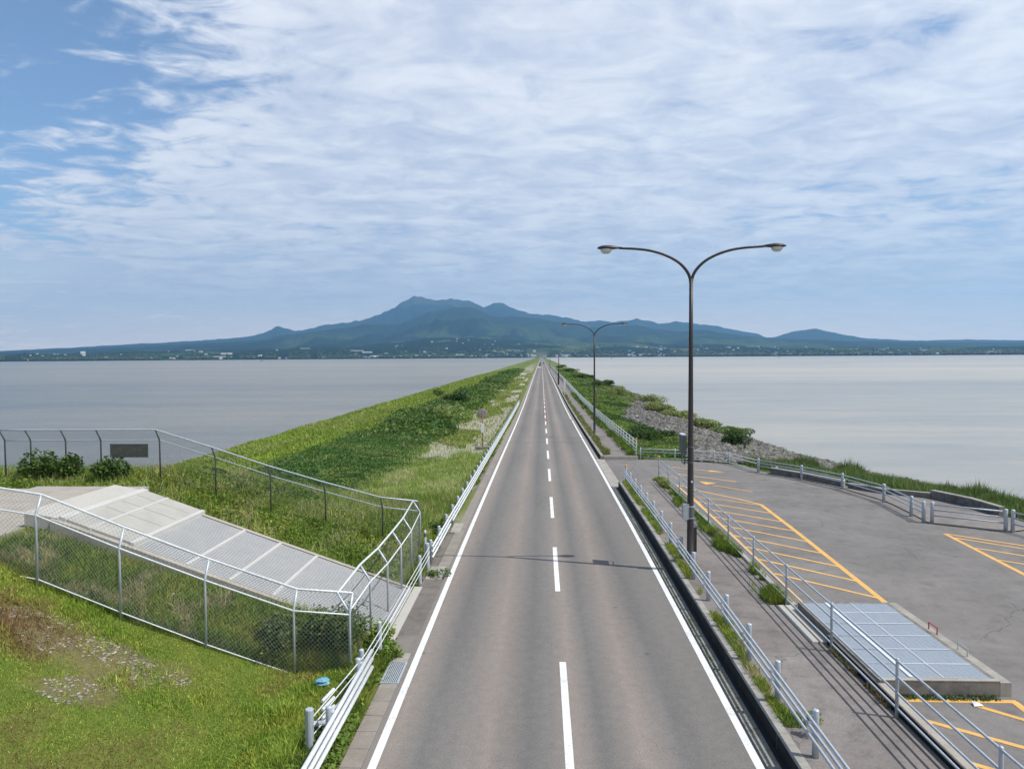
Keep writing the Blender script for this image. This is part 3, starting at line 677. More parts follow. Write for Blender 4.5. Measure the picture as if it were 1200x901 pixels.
# ivy-like dark ground cover
p = scatter(-21, -8, 27, 95, 150000, lambda x, y: dark_mask(x, y) * (1 - sstep(60, 95, y)), True)
weedmass('kudzu_cover', p, .55, [(.055, .12, .024), (.075, .15, .03), (.06, .12, .03), (.15, .21, .055), (.045, .095, .02)], .075, label='dense dark green creeper covering the mound left of the road', seed=63, sc_=.25, flat=.5)
p = scatter(-22, -7, 60, 420, 80000, lambda x, y: dark_mask(x, y) * sstep(60, 85, y), True); n = len(p); z = zt(p[:, 0], p[:, 1])
V, F, C = leaves_arrays(np.column_stack([p, z + rng.uniform(.2, 1., n) * (.3 + .9 * fbm(p[:, 0] * .3, p[:, 1] * .1, 3, 4))]), .12 + p[:, 1] / 900, patchcol(p, [(.055, .11, .024), (.09, .15, .03), (.06, .11, .03), (.16, .21, .06)], .1, 73))
tag(np_mesh('creeper_cover', V, F, M['leaf'], C), 'dark creeper on the far part of the left mound', 'creeper', kind='stuff')
# light strip towards the left shore
p = scatter(-34.3, -17, 38, 400, 90000, lambda x, y: 1 - dark_mask(x, y) * .9, True); h = rng.uniform(.15, .5, len(p)); zz = zt(p[:, 0], p[:, 1]); p = p[zz > -3.05]; h = h[zz > -3.05]
tag(blades('shore_grass', p, h, .05 + p[:, 1] / 1400, patchcol(p, [(.24, .31, .05), (.19, .27, .04), (.28, .31, .09), (.16, .24, .04)], .15, 83, .22), .5), 'bright grass strip sloping to the left shore', 'grass', kind='stuff')
# right side: strips beside footway
def footstrip(x0, x1, y0, y1, n, seed, lev, hh=.2, cols=(G_M, G_Y, G_B, G_DRY)):
    p = scatter(x0, x1, y0, y1, n); f = fbm(p[:, 1] * .9, p[:, 0] * 1.4, 4, seed); w_ = (p[:, 0] - x0) / (x1 - x0); p = p[(f > .36) & ((1 - w_ if x0 > 5 else w_) < (f - .30) * 3.2 * rng.uniform(.4, 1.1, len(p)))]
    h = rng.uniform(.3, 1.2, len(p)) * hh * (.4 + 1.4 * fbm(p[:, 1] * .45, p[:, 0] * .8, 3, seed))
    return p, h, patchcol(p, list(cols), .6, seed), (lambda x, y, lev=lev: lev(y) - .0)
p, h, cc, zf = footstrip(4.34, 4.86, 13, 39.2, 42000, 5, W, .15); tag(blades('footway_verge', p, h, .016, cc, .6, zf), 'low weeds along the foot of the thick right guard rail', 'grass', kind='stuff')
p, h, cc, zf = footstrip(6.0, 6.62, 19.5, 40, 52000, 8, W, .24, (G_M, G_B, G_Y, G_M, G_DRY)); tag(blades('footway_verge', p, h, .018, cc, .5, zf), 'tufts of tall grass under the four-pipe railing by the parking lot', 'grass', kind='stuff')
p, h, cc, zf = footstrip(4.4, 4.9, 51.5, 150, 16000, 9, W, .3, ((.2, .2, .08), (.15, .17, .05))); tag(blades('footway_verge', p, h, .05, cc, .5, zf), 'dry grass on the road side of the far footway', 'grass', kind='stuff')
p, h, cc, zf = footstrip(5.9, 6.6, 51.3, 150, 20000, 12, W, .4, (G_M, G_B, G_D)); tag(blades('footway_verge', p, h, .05, cc, .5, zf), 'green grass growing through the foot of the far white fence', 'grass', kind='stuff')
p = scatter(3.80, 4.12, 8, 39, 5000); f = fbm(p[:, 0] * 6, p[:, 1] * 2.2, 3, 3); p = p[(f > .55) & (p[:, 0] < 3.95)]
tag(blades('gutter_weeds', p, rng.uniform(.02, .08, len(p)), .014, tint(len(p), G_M), .8, lambda x, y: P(y)), 'sparse weeds sprouting along the right gutter', 'weeds', kind='stuff')
# right bank
rb = lambda x, y: (1 - sstep(.1, .5, rock_mask(x, y)) * .985)
p = scatter(6.9, 25, 51.5, 420, 150000, rb, True); z = zt(p[:, 0], p[:, 1]); p = p[z > -3.3]; n = len(p); z = zt(p[:, 0], p[:, 1])
f = fbm(p[:, 0] * .22, p[:, 1] * .1, 3, 88); hh = .12 + .5 * sstep(.48, .7, f)
V, F, C = leaves_arrays(np.column_stack([p, z + rng.uniform(.1, 1, n) * hh]), .07 + p[:, 1] / 1100, patchcol(p, [(.05, .10, .02), (.10, .17, .03), (.16, .21, .05), (.07, .13, .025), (.18, .20, .09)], .16, 88))
tag(np_mesh('bank_weeds', V, F, M['leaf'], C), 'mixed green ground cover on the bank right of the far white fence', 'weeds', kind='stuff')
# riprap
p = scatter(7, 32, 44, 260, 60000, lambda x, y: rock_mask(x, y), True); z = zt(p[:, 0], p[:, 1]); p = p[(z > -4.2)]
tag(pebbles('riprap_rocks', p, .2, .62, (.135, .128, .118), .75, .25), 'broken grey riprap stones down the right bank', 'riprap', kind='stuff')
p = scatter(-37.5, -33, 45, 300, 2600, None, True); z = zt(p[:, 0], p[:, 1]); p = p[(z > -3.9) & (z < -3.15)]
tag(pebbles('shore_stones', p, .2, .8, (.22, .20, .18), .6, .3), 'low stones along the left waterline', 'stones', kind='stuff')

# shrubs: individual plants
def shrub(name, label, group, x, y, r, h, cols, n=2600, leaf=.07, dz=0, reed=False):
    z0 = float(zt(x, y)) + dz; o = thing(name, label, 'shrub' if not reed else 'reeds', (x, y, z0), 0, group)
    if reed:
        rr = r * np.sqrt(rng.uniform(0, 1, n)); th = rng.uniform(0, 2 * PI, n); p = np.column_stack([rr * np.cos(th), rr * np.sin(th)])
        hh = h * rng.uniform(.45, 1.1, n) * (1.1 - .5 * (rr / r))
        blades('foliage', p, hh, leaf, patchcol(p + 7 * x, cols, .8, 5), .25, lambda a, b: 0 * a, parent=o)
    else:
        lob = rng.normal(0, .42, (9, 3)) * np.array([r, r, h * .35]) + np.array([0, 0, h * .5]); k_ = rng.integers(0, 9, n)
        d = rng.normal(0, 1, (n, 3)); d /= np.linalg.norm(d, axis=1)[:, None]; rad = rng.uniform(.5, 1.05, (n, 1)) * rng.uniform(.4, .65, 9)[k_][:, None]
        c_ = lob[k_] + d * rad * np.array([r, r, h * .6]); c_[:, 2] = np.abs(c_[:, 2])
        V, F, C = leaves_arrays(c_, leaf, patchcol(c_[:, :2] * 2 + 5 * x, cols, 1, 5)); np_mesh('foliage', V, F, M['leaf'], C, parent=o)
    mb = MB()
    for i in range(5):
        a = random.uniform(0, 6.28); mb.tube([(0, 0, -.1), (math.cos(a) * r * .3, math.sin(a) * r * .3, h * .35), (math.cos(a) * r * .5, math.sin(a) * r * .5, h * .7)], [.03, .02, .008], 5)
    mb.build('stem', M['bark'], o); return o
DK = [(.03, .065, .016), (.05, .10, .02), (.03, .06, .015)]; PALE = [(.20, .24, .08), (.26, .28, .12), (.14, .18, .06)]; RD = [(.11, .17, .05), (.17, .22, .08), (.08, .13, .04), (.22, .23, .12)]
shrub('shrub', 'round dark bush alone on the grey rocks at the edge of the right water', None, 18.2, 68.6, 1.15, 1.7, DK, 3800, .09)
shrub('shrub', 'wide dark green bush just beyond the orange capped end of the far white fence', None, 9.6, 66, 1.9, 1.1, DK, 3800, .10)
for i, (px_, py_, r_, h_, lab) in enumerate([(22.8, 150, 3.3, 3.1, 'tall pale feathery bush on the right bank, seen just right of the far lamp post'), (18.5, 118, 3.0, 2.6, 'pale bush on the right bank in front of the tallest feathery bush'), (21.5, 112, 2.6, 2.2, 'spreading pale bush lower down the right bank above the rocks'), (21.2, 95, 2.0, 2.0, 'pale bush in the row above the rocks, just before the low green tip'), (22.8, 90, 2.2, 1.6, 'low green bush ending the row of bushes on the right bank'), (16.5, 160, 3.0, 2.8, 'pale bush on the right bank seen left of the far lamp post')]):
    shrub('shrub', lab, 'pale bushes on the right bank', px_, py_, r_ * .85, h_ * .72, PALE if i != 4 else RD, 3000, .16)
for i, (a, b, h_) in enumerate([(15.0, 205, 2.2), (20.0, 230, 3.2), (14.0, 270, 2.6), (19.5, 300, 3.0), (13.0, 360, 3.0), (18.0, 420, 3.4), (12.0, 480, 3.0), (16, 560, 3.5)]):
    shrub('shrub', 'dark shrub among the distant growth right of the road', 'dark shrubs on the far right bank', a, b, 2.6, h_ * .6, DK + [(.10, .13, .05), (.08, .12, .03)], 1500, .22)
for i, (a, b, r_, h_, lab) in enumerate([(-18.9, 26.3, .75, 1.35, 'leftmost dark leafy bush before the far chain link fence'), (-17.5, 26.1, .55, 1.3, 'small dark bush right beside the leftmost one at the far chain link fence'), (-15.9, 26.2, .7, 1.2, 'dark bush by the fence posts left of the hanging sign board')]):
    shrub('shrub', lab, 'bushes at the far chain link fence', a, b, r_, h_, [(.05, .10, .02), (.09, .15, .03), (.035, .07, .02)], 1800, .07)
shrub('shrub', 'small very dark round bush on top of the left mound', None, -14.5, 118, 2.2, 2.2, DK, 2000, .16)
shrub('shrub', 'tall weedy bush inside the corner of the chain link fence by the road', None, -5.0, 16.75, .7, 1.35, [(.06, .10, .025), (.10, .15, .03), (.13, .12, .05)], 2600, .05)
shrub('shrub', 'weedy bush just left of the fence corner bush, inside the chain link fence', None, -6.2, 16.7, .6, .8, [(.07, .11, .03), (.12, .15, .04)], 1600, .05)
shrub('shrub', 'small bright green plant sprouting at the asphalt edge by the drain grate', None, -3.45, 16.55, .16, .34, [G_B, G_M], 320, .035)
shrub('shrub', 'little green plant at the road edge beside the white deck strip', None, -3.4, 22.9, .28, .22, [G_M, G_D], 360, .04)
shrub('shrub', 'leafy green clump on the verge beyond the break in the left guard rail', None, -4.0, 28.3, .38, .6, [G_M, G_D], 900, .05)
shrub('shrub', 'weed clump at the near end of the left cable rail, over the white strip', None, -3.95, 17.4, .35, .65, [G_M, G_B], 900, .045)
shrub('shrub', 'yellowing weed tuft at the kerb under the near right guard rail', None, 4.75, 12.7, .14, .22, [(.2, .2, .05), G_B], 200, .03, .45)
RP = [(15.6, 47.5), (17.2, 45.5), (18.6, 44.3), (19.2, 42.0), (20.2, 40.5), (21.4, 39.0), (21.5, 36.8), (22.0, 35.2), (22.3, 33.2), (22.6, 31.4), (22.0, 29.6), (23.4, 30.4), (21.6, 28.2), (23.8, 33.6), (17.5, 48.5), (19.5, 46.5)]
for i, (a, b) in enumerate(RP):
    hgt = .85 if i < 6 else 1.25
    shrub('reed_clump', 'clump of tall reeds behind the low wall at the right water edge', 'reed clumps behind the low wall', a + random.uniform(-.2, .2), b, 1.0, hgt * random.uniform(.85, 1.25), RD, 1500, .035, 0, True)
p = scatter(13.5, 27, 27, 52, 50000, lambda x, y: (x > wallx(y) + .35) * (1 - rock_mask(x, y))); z = zt(p[:, 0], p[:, 1]); p = p[z > -3.4]
tag(blades('shore_reeds', p, rng.uniform(.3, .9, len(p)), .035, patchcol(p, RD, .4, 14), .35), 'rank green growth on the bank beyond the parking lot', 'weeds', kind='stuff')
# bare dead branch at the right edge
o = thing('dead_branch', 'bare forked dead branch sticking up at the right edge of the water', 'branch', (22.35, 31.4, float(zt(22.35, 31.4))))
mb = MB(); mb.tube([(0, 0, 0), (-.1, 0, 1.3), (-.25, .05, 2.45)], [.035, .025, .012], 6); mb.tube([(-.25, .05, 2.45), (-.75, .1, 3.0)], [.012, .008], 5); mb.tube([(-.25, .05, 2.45), (.3, 0, 2.9)], [.012, .006], 5); mb.build('branch', M['bark'], o)

# ------------------------------------------------------------------ railings
def railing(name, label, posts, zf, ph, pr_, pipes, rr, side=0, mat='galv', pmat=None, ext=(0, 0), capm=None, skip=(), cat='guard rail', zrail=None, flat_cap=True, postgroup=None):
    o = thing(name, label, cat, (posts[0][0], posts[0][1], float(zf(posts[0][1]) if zf.__name__ != 'zt' else zt(*posts[0])) ))
    base = Vector(o.location); zs = [float(zf(q[1]) if zf.__name__ != 'zt' else zt(q[0], q[1])) for q in posts]
    P3 = [Vector((q[0], q[1], zz)) for q, zz in zip(posts, zs)]
    me = None
    mb = MB(); mb.lathe([(pr_, -.15), (pr_, ph - .012), (pr_ * .93, ph), (pr_ * .5, ph + .012)], 12)
    me = mb.mesh('post', M[pmat or mat], False); me.polygons.foreach_set('use_smooth', [len(pl.vertices) == 4 for pl in me.polygons])
    for i, q in enumerate(P3):
        if i in skip: continue
        c_ = bpy.data.objects.new('post', me); COL.objects.link(c_); c_.parent = o; c_.location = q - base
    for hz in pipes:
        pts = []
        for i, q in enumerate(P3):
            d = (P3[min(i + 1, len(P3) - 1)] - P3[max(i - 1, 0)]); n_ = Vector((-d.y, d.x, 0)).normalized() * side
            pts.append(q + n_ + Vector((0, 0, hz)) - base)
        d0 = (pts[0] - pts[1]).normalized() * ext[0]; d1 = (pts[-1] - pts[-2]).normalized() * ext[1]
        pts = [pts[0] + d0] + pts[1:-1] + [pts[-1] + d1]
        mb = MB(); mb.tube(pts, rr, 8); mb.build('rail', M[mat], o, True)
    if side:
        mb = MB()
        for i, q in enumerate(P3):
            d = (P3[min(i + 1, len(P3) - 1)] - P3[max(i - 1, 0)]); n_ = Vector((-d.y, d.x, 0)).normalized() * side
            for hz in pipes: a = q - base + Vector((0, 0, hz)); mb.tube([a + n_ * .3, a + n_ * .95], rr * .75, 6)
        mb.build('bracket', M[mat], o)
    if capm is not None:
        for idx in capm:
            q = P3[idx] - base; mb = MB(); mb.lathe([(.05, ph + .012), (.055, ph + .10), (.045, ph + .15), (.02, ph + .165)], 10, tuple(q)); mb.build('reflector', M['orange'], o, True)
    return o
Pf = lambda q: P(q); Wf = lambda q: W(q); Lf = lambda q: L(q)
posts = [(4.53, 39.2 - 2.0 * i) for i in range(17)]
posts = [(4.53, y_) for y_ in [39.2 - 1.94 * i for i in range(17)]]
railing('guard_rail', 'galvanised three-pipe guard rail with thick posts between the road and the near right footway', posts, Wf, .80, .057, (.70, .56, .40), .026, -.12, capm=(0,), ext=(.15, .3))
posts = [(6.52, 40.6 - 3.02 * i) for i in range(12)]
railing('pipe_railing', 'four-pipe galvanised railing between the near footway and the parking lot', posts, Wf, 1.10, .032, (1.06, .76, .46, .17), .022, 0, capm=(0,), ext=(0, .3), cat='railing')
posts = [(6.66, 51.3 + 2.0 * i) for i in range(70)]
railing('pipe_railing', 'long white pipe fence running away along the right edge of the far footway', posts, Pf, 1.35, .04, (1.30, 1.02, .78, .54, .30), .026, 0, 'galv_white', capm=(0,), ext=(0, .2), cat='railing')
posts = [(6.66, 189.3 + 6.0 * i) for i in range(90)]
railing('pipe_railing', 'faint white railing continuing far down the right side of the road', posts, Pf, 1.35, .05, (1.30, 1.0, .7, .4), .035, 0, 'galv_white', ext=(0, 0), cat='railing')
railing('guard_rail', 'low white railing curving round the far corner of the parking lot', [(6.95, 51.3), (9.22, 50.5), (11.65, 49.4), (12.44, 48.5), (13.25, 44.9)], Lf, .80, .045, (.72, .52, .12), .027, 0, 'galv_white', cat='guard rail')
railing('guard_rail', 'galvanised railing with thick posts on the bend of the lot, before the low wall', [(13.25, 44.79), (14.81, 41.83), (15.82, 38.69), (15.75, 33.9), (15.42, 30.75), (15.30, 29.55)], Lf, .85, .07, (.76, .58, .40), .028, .0, skip=(), cat='guard rail')
railing('guard_rail', 'short galvanised rail closing the path at the right, starting at the paired posts', [(15.56, 29.4), (17.55, 28.0)], Lf, .85, .07, (.76, .54, .32), .028, 0, cat='guard rail')
railing('guard_rail', 'galvanised rail leaving the photo at the right edge by the reeds', [(17.75, 27.9), (18.4, 25.6), (18.7, 23.4), (18.8, 21.2)], Lf, .85, .07, (.76, .54, .32), .028, 0, cat='guard rail')
# left side rails
posts = [(-3.80, 14.55 - 2.05 * i) for i in range(4)]
railing('guard_rail', 'thick three-pipe white guard rail ending beside the fence corner at the lower left', posts, Pf, .82, .062, (.72, .54, .36), .042, .13, 'galv_white', 'galv', ext=(.65, .4))
posts = [(-3.80, 24.3 + 2.0 * i) for i in range(48)]
railing('guard_rail', 'long white guard rail along the left side of the road, starting beyond the fence', posts, Pf, .80, .057, (.70, .52, .34), .036, -.14, 'galv_white', 'galv', ext=(.5, .1))
# cable rail
o = thing('cable_rail', 'thin three-cable guard rail with braced anchor post beside the chain link fence', 'guard rail', (-4.12, 12.4, 0))
pc = [(-4.12, 12.4, -.05), (-3.82, 14.9, 0), (-3.80, 16.5, 0), (-3.80, 22.1, 0), (-3.80, 23.6, 0)]
for i, q in enumerate(pc):
    mb = MB(); rr = .075 if i in (0, 4) else .057; mb.lathe([(rr, -.2), (rr, .84 if i else .86), (rr * .9, .86 if i else .875), (.02, .88)], 12); mb.build('post', M['galv'], o, loc=(q[0] + 4.12, q[1] - 12.4, q[2]))
mb = MB(); mb.tube([(0, 0, .55), (.26, 1.15, .0)], .05, 8); mb.build('brace', M['galv'], o)
for hz in (.74, .58, .42):
    mb = MB(); mb.tube([(q[0] + 4.12 + .07, q[1] - 12.4, q[2] + hz) for q in pc], .012, 6); mb.tube([(.09, .45, hz), (.16, .95, hz)], .028, 6); mb.build('cable', M['galv_white'], o)
o = thing('marker_post', 'slim white marker post beside the first post of the far left guard rail', 'post', (-4.05, 24.7, 0)); mb = MB(); mb.lathe([(.045, -.1), (.045, 1.0), (.03, 1.02)], 10); mb.build('post', M['galv_white'], o)
mb = MB(); mb.lathe([(.048, .80), (.048, .93)], 10); mb.build('band', M['galv_dark'], o)

# ------------------------------------------------------------------ chain link fences
def wire_panel(mb, a, b, ha, hb, cell=.075, r=.003):
    # a, b: bottom corners; ha/hb: vectors up at each end. diagonal wires both ways
    a = Vector(a); b = Vector(b); ha = Vector(ha); hb = Vector(hb); Lh = (b - a).length; Hh = ha.length
    st = cell * 1.414
    def pt(u, w): 
        t = u / Lh; return a.lerp(b, t) + (ha.lerp(hb, t)) * (w / Hh)
    n = int((Lh + Hh) / st)
    for i in range(1, n + 1):
        c_ = i * st
        for sgn in (0, 1):
            u0, w0 = (c_, 0.) if c_ <= Lh else (Lh, c_ - Lh)
            u1, w1 = (0., c_) if c_ <= Hh else (c_ - Hh, Hh)
            if sgn: u0, u1 = Lh - u0, Lh - u1
            p, q = pt(u0, w0), pt(u1, w1)
            if (p - q).length > .02: mb.tube([p, q], r, 3, False)
def chain_fence(name, label, P3, lean, H1, H2, wr=.003, lo=.05, rail='galv_white', wire='wire', post='galv', pr_=.028, bottom=True):
    # P3: base points; lean: horizontal vector of the angled top
    base = Vector(P3[0]); o = thing(name, label, 'fence', tuple(base)); lean = Vector(lean)
    B = [Vector(q) - base for q in P3]; up = Vector((0, 0, 1))
    for q in B:
        mb = MB(); mb.tube([q - up * .3, q + up * (H1 - .04), q + up * (H1 + .05) + lean * .08, q + up * (H1 + H2) + lean], pr_, 8); mb.build('post', M[post], o, True)
    for nm, off in (('top_rail', up * (H1 + H2) + lean), ('middle_rail', up * H1)):
        mb = MB(); mb.tube([q + off for q in B], .027 if nm == 'top_rail' else .02, 8); mb.build(nm, M[rail], o, True)
    if bottom:
        mb = MB(); mb.tube([q + up * lo for q in B], .016, 6); mb.build('bottom_rail', M[rail], o, True)
    for q, s_ in zip(B[:-1], B[1:]):
        mb = MB(); wire_panel(mb, q + up * lo, s_ + up * lo, up * (H1 - lo), up * (H1 - lo), r=wr); wire_panel(mb, q + up * H1, s_ + up * H1, up * H2 + lean, up * H2 + lean, r=wr)
        mb.build('wire_mesh', M[wire], o)
    return o
nb = [(-4.33, 15.9, -.28), (-5.62, 15.95, -.22), (-7.62, 15.9, .48), (-9.58, 15.9, 1.20), (-11.50, 15.9, 1.95), (-13.45, 15.9, 2.25), (-15.4, 15.9, 2.3)]
chain_fence('chain_link_fence', 'tall chain link fence climbing the bank in front of the sloping deck, nearest the camera', nb, (.03, .17, 0), 1.52, .44)
rb_ = [(-4.36, 15.95, -.1), (-4.30, 17.75, .03), (-4.20, 19.3, .03), (-4.20, 21.2, .03), (-4.22, 23.0, .03), (-4.42, 25.9, .0)]
chain_fence('chain_link_fence', 'chain link fence facing the road with its angled top leaning over the deck', rb_, (-.26, .02, 0), 1.38, .42, wr=.0016, wire='wire_dark', rail='galv_white', bottom=False)
fb = [(-4.5, 26.2, -.05), (-5.9, 26.4, .05), (-8.03, 26.4, .62), (-10.08, 26.4, 1.22), (-12.15, 26.4, 1.90), (-14.25, 26.4, 2.55), (-16.5, 26.4, 2.55), (-17.85, 26.4, 2.55), (-19.2, 26.4, 2.55), (-20.2, 26.4, 2.55)]
chain_fence('chain_link_fence', 'far chain link fence with dark posts standing against the left water', fb, (0, -.28, 0), 1.42, .42, post='galv_dark', rail='galv', wire='wire_dark', bottom=False)
o = thing('sign_board', 'dark rectangular sign board hanging on the far chain link fence', 'sign', (-15.38, 26.33, 3.6)); mb = MB(); mb.box(-.72, .72, -.015, .015, -.26, .24); mb.build('panel', M['signdark'], o)
mb = MB(); [mb.box(a - .012, a + .012, -.02, .03, -.27, .25) for a in (-.70, .70)]; mb.box(-.71, .71, -.021, -.016, .215, .24); mb.build('frame', M['galv_dark'], o)

# ------------------------------------------------------------------ sloping steel deck (left)
dk = thing('sloping_deck', 'pale steel grating deck sloping down to the road inside the chain link fences', 'deck', (-3.9, 19.6, 0))
SX = [(-3.9, 0.0), (-5.3, .55), (-6.8, 1.08), (-7.9, 1.48), (-9.0, 1.88), (-10.4, 2.42)]
def dz_(x_): return float(np.interp(-x_, [3.9, 12.4, 13.2], [.02, 3.0, 3.12]))
def slab(mb, xa, xb, y0, y1, lo, hi):
    vs = []
    for x_ in (xa, xb):
        for y_ in (y0, y1):
            for h_ in (lo, hi): vs.append((x_ + 3.9, y_ - 19.6, dz_(x_) + h_))
    mb.add(vs, [(0, 1, 3, 2), (4, 6, 7, 5), (0, 4, 5, 1), (2, 3, 7, 6), (1, 5, 7, 3), (0, 2, 6, 4)])
mb = MB(); slab(mb, -3.95, -12.4, 17.70, 21.54, -.55, -.10); mb.build('base_slab', M['deck_under'], dk)
mb = MB(); slab(mb, -3.95, -12.38, 17.62, 17.80, -.5, .0); mb.build('side_wall', M['conc_warm'], dk)
mb = MB(); slab(mb, -3.95, -12.38, 21.42, 21.58, -.5, .0); mb.build('side_wall', M['conc_warm'], dk)
seams = [-4.0, -5.3, -6.8, -7.9, -9.0, -10.4]
for a, b in zip(seams[:-1], seams[1:]):
    mb = MB(); y_ = 17.86
    while y_ < 21.38: slab(mb, a - .03, b + .03, y_, y_ + .045, -.07, -.012); y_ += .088
    mb.build('grating', M['deckbar'], dk)
for a in seams[1:-1] + [-4.0]:
    mb = MB(); slab(mb, a - .035, a + .035, 17.82, 21.42, -.09, .004); mb.build('cross_bar', M['deckframe'], dk)
# upper raised platform
mb = MB(); slab(mb, -10.4, -12.1, 17.78, 21.62, -.06, .07); mb.build('upper_platform', M['decksheet'], dk)
for a, w_ in ((-10.36, .05), (-11.45, .03), (-12.15, .08)):
    mb = MB(); slab(mb, a + w_, a - w_, 17.74, 21.64, -.06, .085 if a > -12 else .10); mb.build('cross_bar', M['deckframe'], dk)
for yy_ in (18.6, 19.4, 20.2, 21.0):
    mb = MB(); slab(mb, -10.5, -12.05, yy_, yy_ + .012, .03, .075); mb.build('sheet_joint', M['deckbase'], dk)
mb = MB(); slab(mb, -12.23, -13.1, 17.70, 21.6, -.3, .05); mb.build('landing_slab', M['conc_white'], dk)
mb = MB(); mb.box(0.0, .24, -2.2, 2.1, -.15, .022); mb.build('threshold_strip', M['conc_white'], dk)
mb = MB(); mb.box(-16.9, -13.1, 15.2, 23.5, 2.3, 2.76); tag(mb.build('concrete_apron', M['conc_warm']), kind='structure')
mb = MB(); mb.box(-24, -16.9, 15.0, 23.2, 2.3, 2.74); tag(mb.build('concrete_apron', M['conc_warm']), kind='structure')

# drain grate on the left
o = thing('drain_grate', 'steel slotted drain grate set in the left gutter beside the white line', 'drain grate', (-3.31, 15.75, .01))
mb = MB(); mb.box(-.2, .2, -.55, .55, -.1, -.02); mb.build('pit', M['black'], o)
mb = MB()
for s_ in (-1, 1): mb.box(s_ * .19 - .012, s_ * .19 + .012, -.55, .55, -.1, .008)
for s_ in (-1, 1): mb.box(-.178, .178, s_ * .54 - .01, s_ * .54 + .01, -.1, .008)
mb.build('frame', M['galv'], o)
mb = MB()
for i in range(9): mb.box(-.165 + i * .041 - .009, -.165 + i * .041 + .009, -.528, .528, -.05, .004)
mb.build('slats', M['galv'], o)
for a, b in ((15.16, 14.6), (16.32, 16.9)):
    pass
mb = MB(); mb.cbox(-3.5, -3.125, 14.98, 15.19, -.1, .008, .008); mb.cbox(-3.52, -3.125, 16.31, 16.8, -.1, .008, .008); tag(mb.build('gutter', M['conc']), kind='structure')
mb = MB(); mb.cbox(-3.72, -3.2, 22.5, 23.9, -.1, .012, .01); mb.cbox(-3.70, -3.3, 28.6, 30.2, -.1, .014, .01); tag(mb.build('gutter', M['conc']), kind='structure')

# ------------------------------------------------------------------ grated pit on the right
o = thing('grated_pit', 'low concrete pit covered with blue-grey steel gratings at the edge of the parking lot', 'pit cover', (7.85, 16.8, .25))
zt_ = .56 - .25
def rel(x_): return x_ - 7.85
mb = MB()
mb.box(rel(6.66), rel(8.98), -2.4, -2.22, -.1, zt_ - .01); mb.box(rel(6.66), rel(8.98), 2.1, 2.22, -.1, zt_ - .01); mb.box(rel(6.66), rel(6.72), -2.22, 2.1, -.1, zt_ - .012); mb.box(rel(8.86), rel(8.98), -2.22, 2.1, -.1, zt_ - .012)
mb.build('pit_wall', M['conc_dark'], o)
mb = MB(); mb.box(rel(6.66), rel(8.98), -2.405, -2.30, zt_ - .01, zt_ + .008); mb.build('edge_strip', M['conc_warm'], o)
mb = MB(); mb.box(rel(8.985), rel(9.2), -2.40, 2.25, -.1, zt_ - .03); mb.build('coping', M['conc'], o)
mb = MB(); mb.box(rel(6.73), rel(8.85), -2.2, 2.08, -.1, zt_ - .2); mb.build('pit_floor', M['black'], o)
cols_ = [(6.74, 7.29), (7.37, 7.94), (7.98, 8.86)]; rows = [(-2.28, -1.62), (-1.6, -.86), (-.84, -.10), (-.08, .66), (.68, 1.40), (1.42, 2.08)]
for (xa, xb) in cols_:
    for (ya, yb) in rows:
        mb = MB(); w_ = xb - xa; n_ = int((yb - ya) / .034)
        for i in range(n_): mb.box(rel(xa), rel(xb), ya + i * .034, ya + i * .034 + .02, zt_ - .035, zt_ - .002)
        m2 = int(w_ / .1)
        for i in range(m2 + 1): mb.box(rel(xa) + i * w_ / m2 - .004, rel(xa) + i * w_ / m2 + .004, ya, yb - .012, zt_ - .03, zt_ + .001)
        for q in (ya, yb - .018): mb.box(rel(xa), rel(xb), q + .003, q + .016, zt_ - .04, zt_ + .004)
        mb.build('grating_panel', M['grate_blue'], o)
for q_ in [(rel(7.945), rel(7.975), -2.28, 2.08)] + [(rel(7.37), rel(8.86), y0_ - .028, y0_ + .002) for y0_ in (-1.60, -.84, -.08, .68, 1.42)]:
    mb = MB(); mb.box(*q_, zt_ - .03, zt_ + .0065 + (.002 if q_[3] > 2 else 0)); mb.build('seam_bar', M['seam'], o)
mb = MB(); mb.box(rel(7.295), rel(7.365), -2.28, 2.08, zt_ - .1, zt_ + .02); mb.build('beam', M['galv_white'], o)
for yy_, mt in ((.25, 'redlamp'), (-.95, 'galv')):
    mb = MB(); mb.tube([(rel(9.08), yy_ - .18, zt_ - .04), (rel(9.08), yy_ - .18, zt_ + .13), (rel(9.08), yy_ + .18, zt_ + .13), (rel(9.08), yy_ + .18, zt_ - .04)], .014, 6); mb.build('handle', M[mt], o)
p = scatter(7.0, 8.9, 14.2, 14.42, 900)
tag(blades('pit_weeds', p, rng.uniform(.03, .1, len(p)), .02, tint(len(p), G_D), .7, lambda x, y: 0 * x + .25), 'weeds along the foot of the grated pit wall', 'weeds', kind='stuff')
p = scatter(6.5, 6.66, 12.6, 16.5, 1500); p = p[fbm(p[:, 1] * 1.4, p[:, 1] * 0, 3, 3) > .5]
tag(blades('dry_weeds', p, rng.uniform(.05, .18, len(p)), .02, tint(len(p), (.2, .17, .09)), .7, lambda x, y: 0 * x + .3), 'dry weeds in the shadow of the step below the four-pipe railing', 'weeds', kind='stuff')

